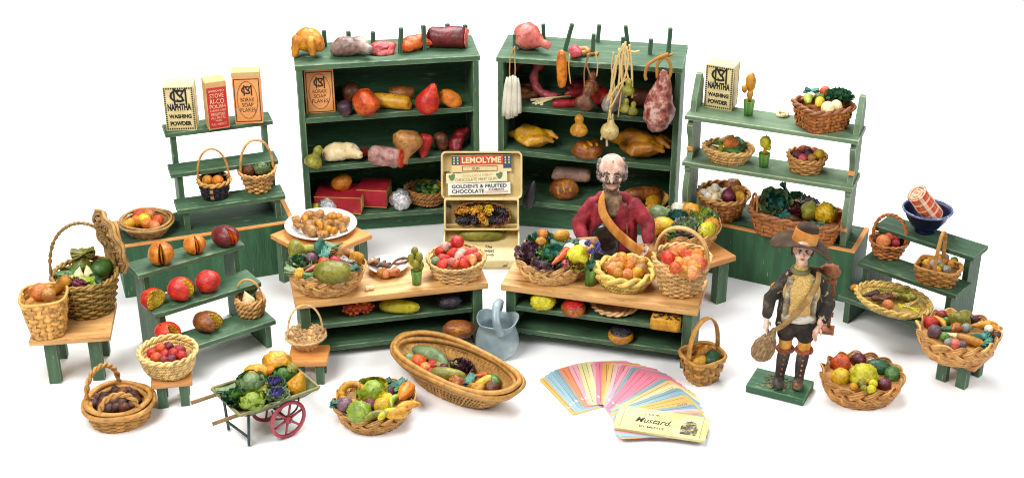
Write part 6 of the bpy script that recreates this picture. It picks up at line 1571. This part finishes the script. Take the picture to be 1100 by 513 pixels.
# boy in a brimmed hat on a green base
def boy():
    b0 = np.array(at(838, 411, .07))
    base = thing('wooden_plinth', 'flat green wooden base under the boy in the hat', 'plinth', (b0[0], b0[1], 0), R(-26))
    bb = MB(); bb.box(-.25, .25, -.155, .155, 0, .07); bb.obj('board', green('x', 1), base, smooth=False, bevel=.008)
    g_ = MB()
    for k in range(60): g_.ball((rng.uniform(-.14, .12), rng.uniform(-.1, .1), .071), (rng.uniform(.012, .03), rng.uniform(.012, .03), .006), 1)
    g_.obj('old_glue', mat('4a4a36', '6a6a4c', '8a8460', rough=.8, scale=9), base)
    root = thing('person', 'boy in a wide brown hat, dark jacket, shorts and boots on a green plinth', 'person', (b0[0], b0[1], .07), R(-8))
    hc, hr = (.075, -.03, 1.285), (.075, .085, .118)
    sk = mat('b07860', 'd6a890', 'ead0c0', rough=.4, scale=5, lo=.3, hi=.65, coat=.2)
    el = skull(hc, hr)+[('c', (.075, 0, 1.2), (.09, .01, 1.03), .046, .055), ('e', (.10, .01, .88), (.14, .08, .15)), ('e', (.095, .01, .7), (.125, .09, .16)),
         ('c', (-.04, .01, .98), (-.155, -.01, .80), .04, .038), ('c', (-.155, -.01, .80), (-.165, -.07, .65), .042, .028), ('c', (.23, .01, .98), (.335, -.01, .78), .04, .038), ('c', (.33, -.01, .78), (.265, -.12, .67), .042, .028),
         ('c', (.035, .01, .66), (.01, -.01, .38), .075, .05), ('c', (.01, -.01, .38), (-.01, 0, .06), .05, .035), ('c', (.155, .01, .66), (.16, -.01, .38), .075, .05), ('c', (.16, -.01, .38), (.15, 0, .05), .05, .035)]
    b = MB(); add_mesh(b, blob(el, .011, 2))
    hand(b, (-.165, -.075, .645), (.05, -.1, -1), (.9, -.3, 0), .16, .35, 1)
    hand(b, (.265, -.125, .655), (-.45, -.45, -.7), (.2, -.3, -1), .16, .6, -1)
    body = b.obj('body', sk, root)
    hairm = mat('1c120c', '33241a', rough=.7, scale=12, bump=.4)
    head_parts(body, hc, hr, hairm)
    bobj('hair', [('e', (.075, .015, 1.315), (.083, .085, .1)), ('c', (.0, .0, 1.30), (-.003, .0, 1.22), .022, .014), ('c', (.152, .0, 1.30), (.153, .0, 1.22), .022, .014)], hairm, body, .011, 2)
    bobj('waistcoat', [('e', (.10, -.02, .90), (.155, .09, .18)), ('e', (.095, -.02, .75), (.13, .09, .13)), ('c', (.08, .0, 1.1), (.085, 0, 1.03), .062, .07)], mat('a8823c', 'cfa85c', 'e2c684', rough=.8, scale=3, stretch=(26, 26, 60), lo=.36, hi=.64, bump=.5, bscale=3), root, .012, 2, .004)
    nk = MB(); nk.tube([(.075+.06*math.cos(a), .0+.06*math.sin(a), 1.085) for a in np.linspace(0, 2*PI, 24, endpoint=False)], .022, 8, True, ref=(0, 0, 1)); nk.obj('neckerchief', mat('5a5a34', '7c7648', rough=.8, scale=14), root)
    bobj('sash', [('e', (.097, -.02, .675), (.152, .118, .055))], mat('9a9488', 'c8c0b0', '6a7490', rough=.8, scale=7, stretch=(1, 1, 4), bump=.3), root, .011, 1)
    bobj('shorts', [('e', (.095, .0, .62), (.15, .105, .09)), ('c', (.035, .0, .62), (.01, -.01, .50), .085, .08), ('c', (.155, 0, .62), (.165, -.01, .49), .085, .08)], mat('14100c', '2a2018', '40342a', rough=.95, scale=9, bump=.4, bscale=24), root, .012, 2, .004)
    for x0, x1 in ((.01, -.01), (.165, .15)):
        bobj('stocking', [('c', (x0, -.01, .46), (x0, -.01, .34), .060, .052)], mat('a86c1c', 'cf9030', 'e0b060', rough=.7, scale=9), root, .011, 1)
        bt = bobj('boot', [('c', (x0, -.005, .33), ((x0+x1)/2, .0, .2), .054, .052), ('c', ((x0+x1)/2, 0, .2), (x1, .0, .06), .05, .04), ('e', (x1-.01, -.05, .035), (.05, .095, .038)), ('e', (x1, 0, .05), (.045, .05, .05))], mat('1e1812', '3a3026', '5c4c3a', rough=.6, scale=8, bump=.4, bscale=30, speck='9a5a28', speckscale=11, specklo=.62), root, .011, 2, .004)
        c = MB(); c.tube([(x0+.064*math.cos(a), -.008+.062*math.sin(a), (.345+.006*math.sin(4*a))) for a in np.linspace(0, 2*PI, 32, endpoint=False)], .017, 6, True, ref=(0, 0, 1)); c.obj('cuff', mat('6a3024', '96502e', '5a3828', rough=.8, scale=20), bt)
        l_ = MB()
        for k in range(5): l_.ball((x0+(x1-x0)*k/6, -.062+.003*k, .32-.05*k), (.010, .006, .012), 1)
        l_.obj('boot_button', mat('a8502c', 'c08040', rough=.5), bt)
    jk = [('c', (-.03, .01, .99), (-.15, .0, .80), .055, .052), ('c', (-.15, .0, .80), (-.16, -.055, .69), .052, .046), ('c', (.225, .01, .99), (.33, .0, .79), .055, .052), ('c', (.33, .0, .79), (.285, -.09, .69), .052, .046),
          ('c', (.0, .02, 1.0), (-.03, .0, .58), .055, .06), ('c', (.205, .02, 1.0), (.235, 0, .56), .055, .065), ('e', (.1, .07, .82), (.155, .06, .26)), ('c', (.0, .02, 1.04), (.2, .02, 1.04), .045, .045)]
    jm = mat('1a1612', '342c24', '6a5c4a', rough=.9, scale=8, lo=.36, hi=.75, bump=.5, bscale=26, speck='a89470', speckscale=22, specklo=.62)
    jo = bobj('jacket', jk, jm, root, .012, 1, .007, 4, 15)
    for s_, xs in ((-1, (.0, -.015, -.02)), (1, (.19, .2, .2))):
        t = MB(); t.tube(catmull([(xs[0], -.07, 1.05), (xs[1], -.085, .88), (xs[2], -.075, .64)], 5), .026, 7, flat=.4, ref=(1, 0, 0)); t.obj('lapel', mat('4a4034', '8a7c64', 'c0b090', rough=.9, scale=10, lo=.35, hi=.6), jo)
    # hat
    hb_ = bpy.data.objects.new('hat', None); COL.objects.link(hb_); hb_.parent = root
    hb_.location = (.083, .015, 1.335); hb_.rotation_euler = (R(-7), R(13), 0)
    n, S = 6, 48; v = []; f = []
    for lay in (0, 1):
        for i in range(n+1):
            for j in range(S):
                a = 2*PI*j/S; r_ = .085+(.25-.085)*i/n
                t = i/n
                z = -.05*t*t*math.cos(2*a)-.035*t*t+.012*math.sin(3*a)*t-(.008 if lay else 0)
                v.append((r_*math.cos(a)*1.02, r_*math.sin(a)*.88, z))
    K = (n+1)*S
    for i in range(n):
        for j in range(S):
            l = (j+1) % S
            f.append((i*S+j, i*S+l, (i+1)*S+l, (i+1)*S+j)); f.append((K+i*S+j, K+(i+1)*S+j, K+(i+1)*S+l, K+i*S+l))
    for j in range(S):
        l = (j+1) % S; f.append((n*S+j, n*S+l, K+n*S+l, K+n*S+j))
    felt = mat('241a10', '3d2c1a', '54402a', rough=.95, scale=5, bump=.4, bscale=30)
    b = MB(); b.add(v, f); b.obj('brim', felt, hb_)
    b = MB(); b.lathe([(.094, .03), (.09, .095), (.084, .13), (.06, .15), (.03, .14), (.0, .132)], 32, ey=.95); b.obj('crown', felt, hb_)
    b = MB(); b.lathe([(.1, -.02), (.104, .005), (.099, .09), (.09, .098), (.09, -.02)], 32, ey=.95); b.obj('hat_band', mat('96561a', 'c07a28', 'd89a48', rough=.8, scale=4, bump=.3, bscale=30), hb_)
    # bag on a strap
    M_ = Matrix.Translation(root.location) @ Matrix.Rotation(R(-8), 4, 'Z')
    bag = thing('shoulder_bag', 'brown gourd shaped bag hanging at the hip of the boy', 'bag', tuple(M_ @ Vector((-.15, -.1, .43))))
    b = MB(); longbody(b, 'ham', lobes=16, lamp=.10, amp=.03, fat=1.15, seg=48, nr=22)
    g_ = b.obj('bag_body', mat('5c432a', '836642', 'a98b60', rough=.8, scale=2.5, stretch=(1.2, 7, 7), bump=.4, bscale=9), bag); g_.scale = (.32, .22, .22); g_.rotation_euler = (R(0), R(-68), R(-10))
    b = MB(); P = catmull([(.22, -.02, 1.08), (.21, -.1, 1.02), (.15, -.125, .88), (.06, -.13, .74), (-.02, -.125, .64), (-.08, -.11, .58)], 5)
    b.tube([np.array(M_ @ Vector(p)) - np.array(bag.location) for p in P], .026, 8, flat=.25, ref=(.85, 0, -.5)); b.obj('strap', mat('7a5a2c', '9c7840', 'b8945c', rough=.7, scale=8), bag)
    # pack frame with the load on the back
    pk = thing('back_rack', 'reddish wooden carrying rack on the back of the boy', 'rack', tuple(M_ @ Vector((.21, .16, .5))), R(-14))
    wd = mat('6a3420', '8a4a2c', 'a8663e', rough=.6, scale=6, bump=.3)
    for x in (-.1, .15):
        b = MB(); b.box(x-.015, x+.015, -.02, .02, -.03, .56); b.obj('upright', wd, pk, smooth=False, bevel=.004)
    for z in (0, .1, .2, .3, .4, .5):
        b = MB(); b.box(-.13, .18, -.026, -.021+.0, z, z+.045) if z else b.box(-.13, .2, -.1, .02, -.03, .0)
        b.obj('slat', wd, pk, smooth=False, bevel=.004)
    b = MB(); b.ball((.12, -.03, .53), (.08, .05, .06), 3, amp=.3, freq=3); b.obj('bundle', mat('7a4426', '9c5c34', 'b87a4c', rough=.7, scale=8, bump=.4), pk)
    food('orange', 'lump', 'orange', 832.5, 309, .07+.87, 10, 'orange tucked inside the jacket of the boy', h=14)
    food('orange', 'ball', 'redorange', 831, 318, .07+.80, 8, 'small red orange fruit tucked under the jacket')
boy()

# look-alikes share one phrase
lab = {}
for o in list(SC.objects):
    if o.parent is None and 'label' in o: lab.setdefault(o['label'], []).append(o)
for k, v in lab.items():
    if len(v) > 1 and not all('group' in o for o in v):
        for o in v: o['group'] = 'look-alikes: '+k
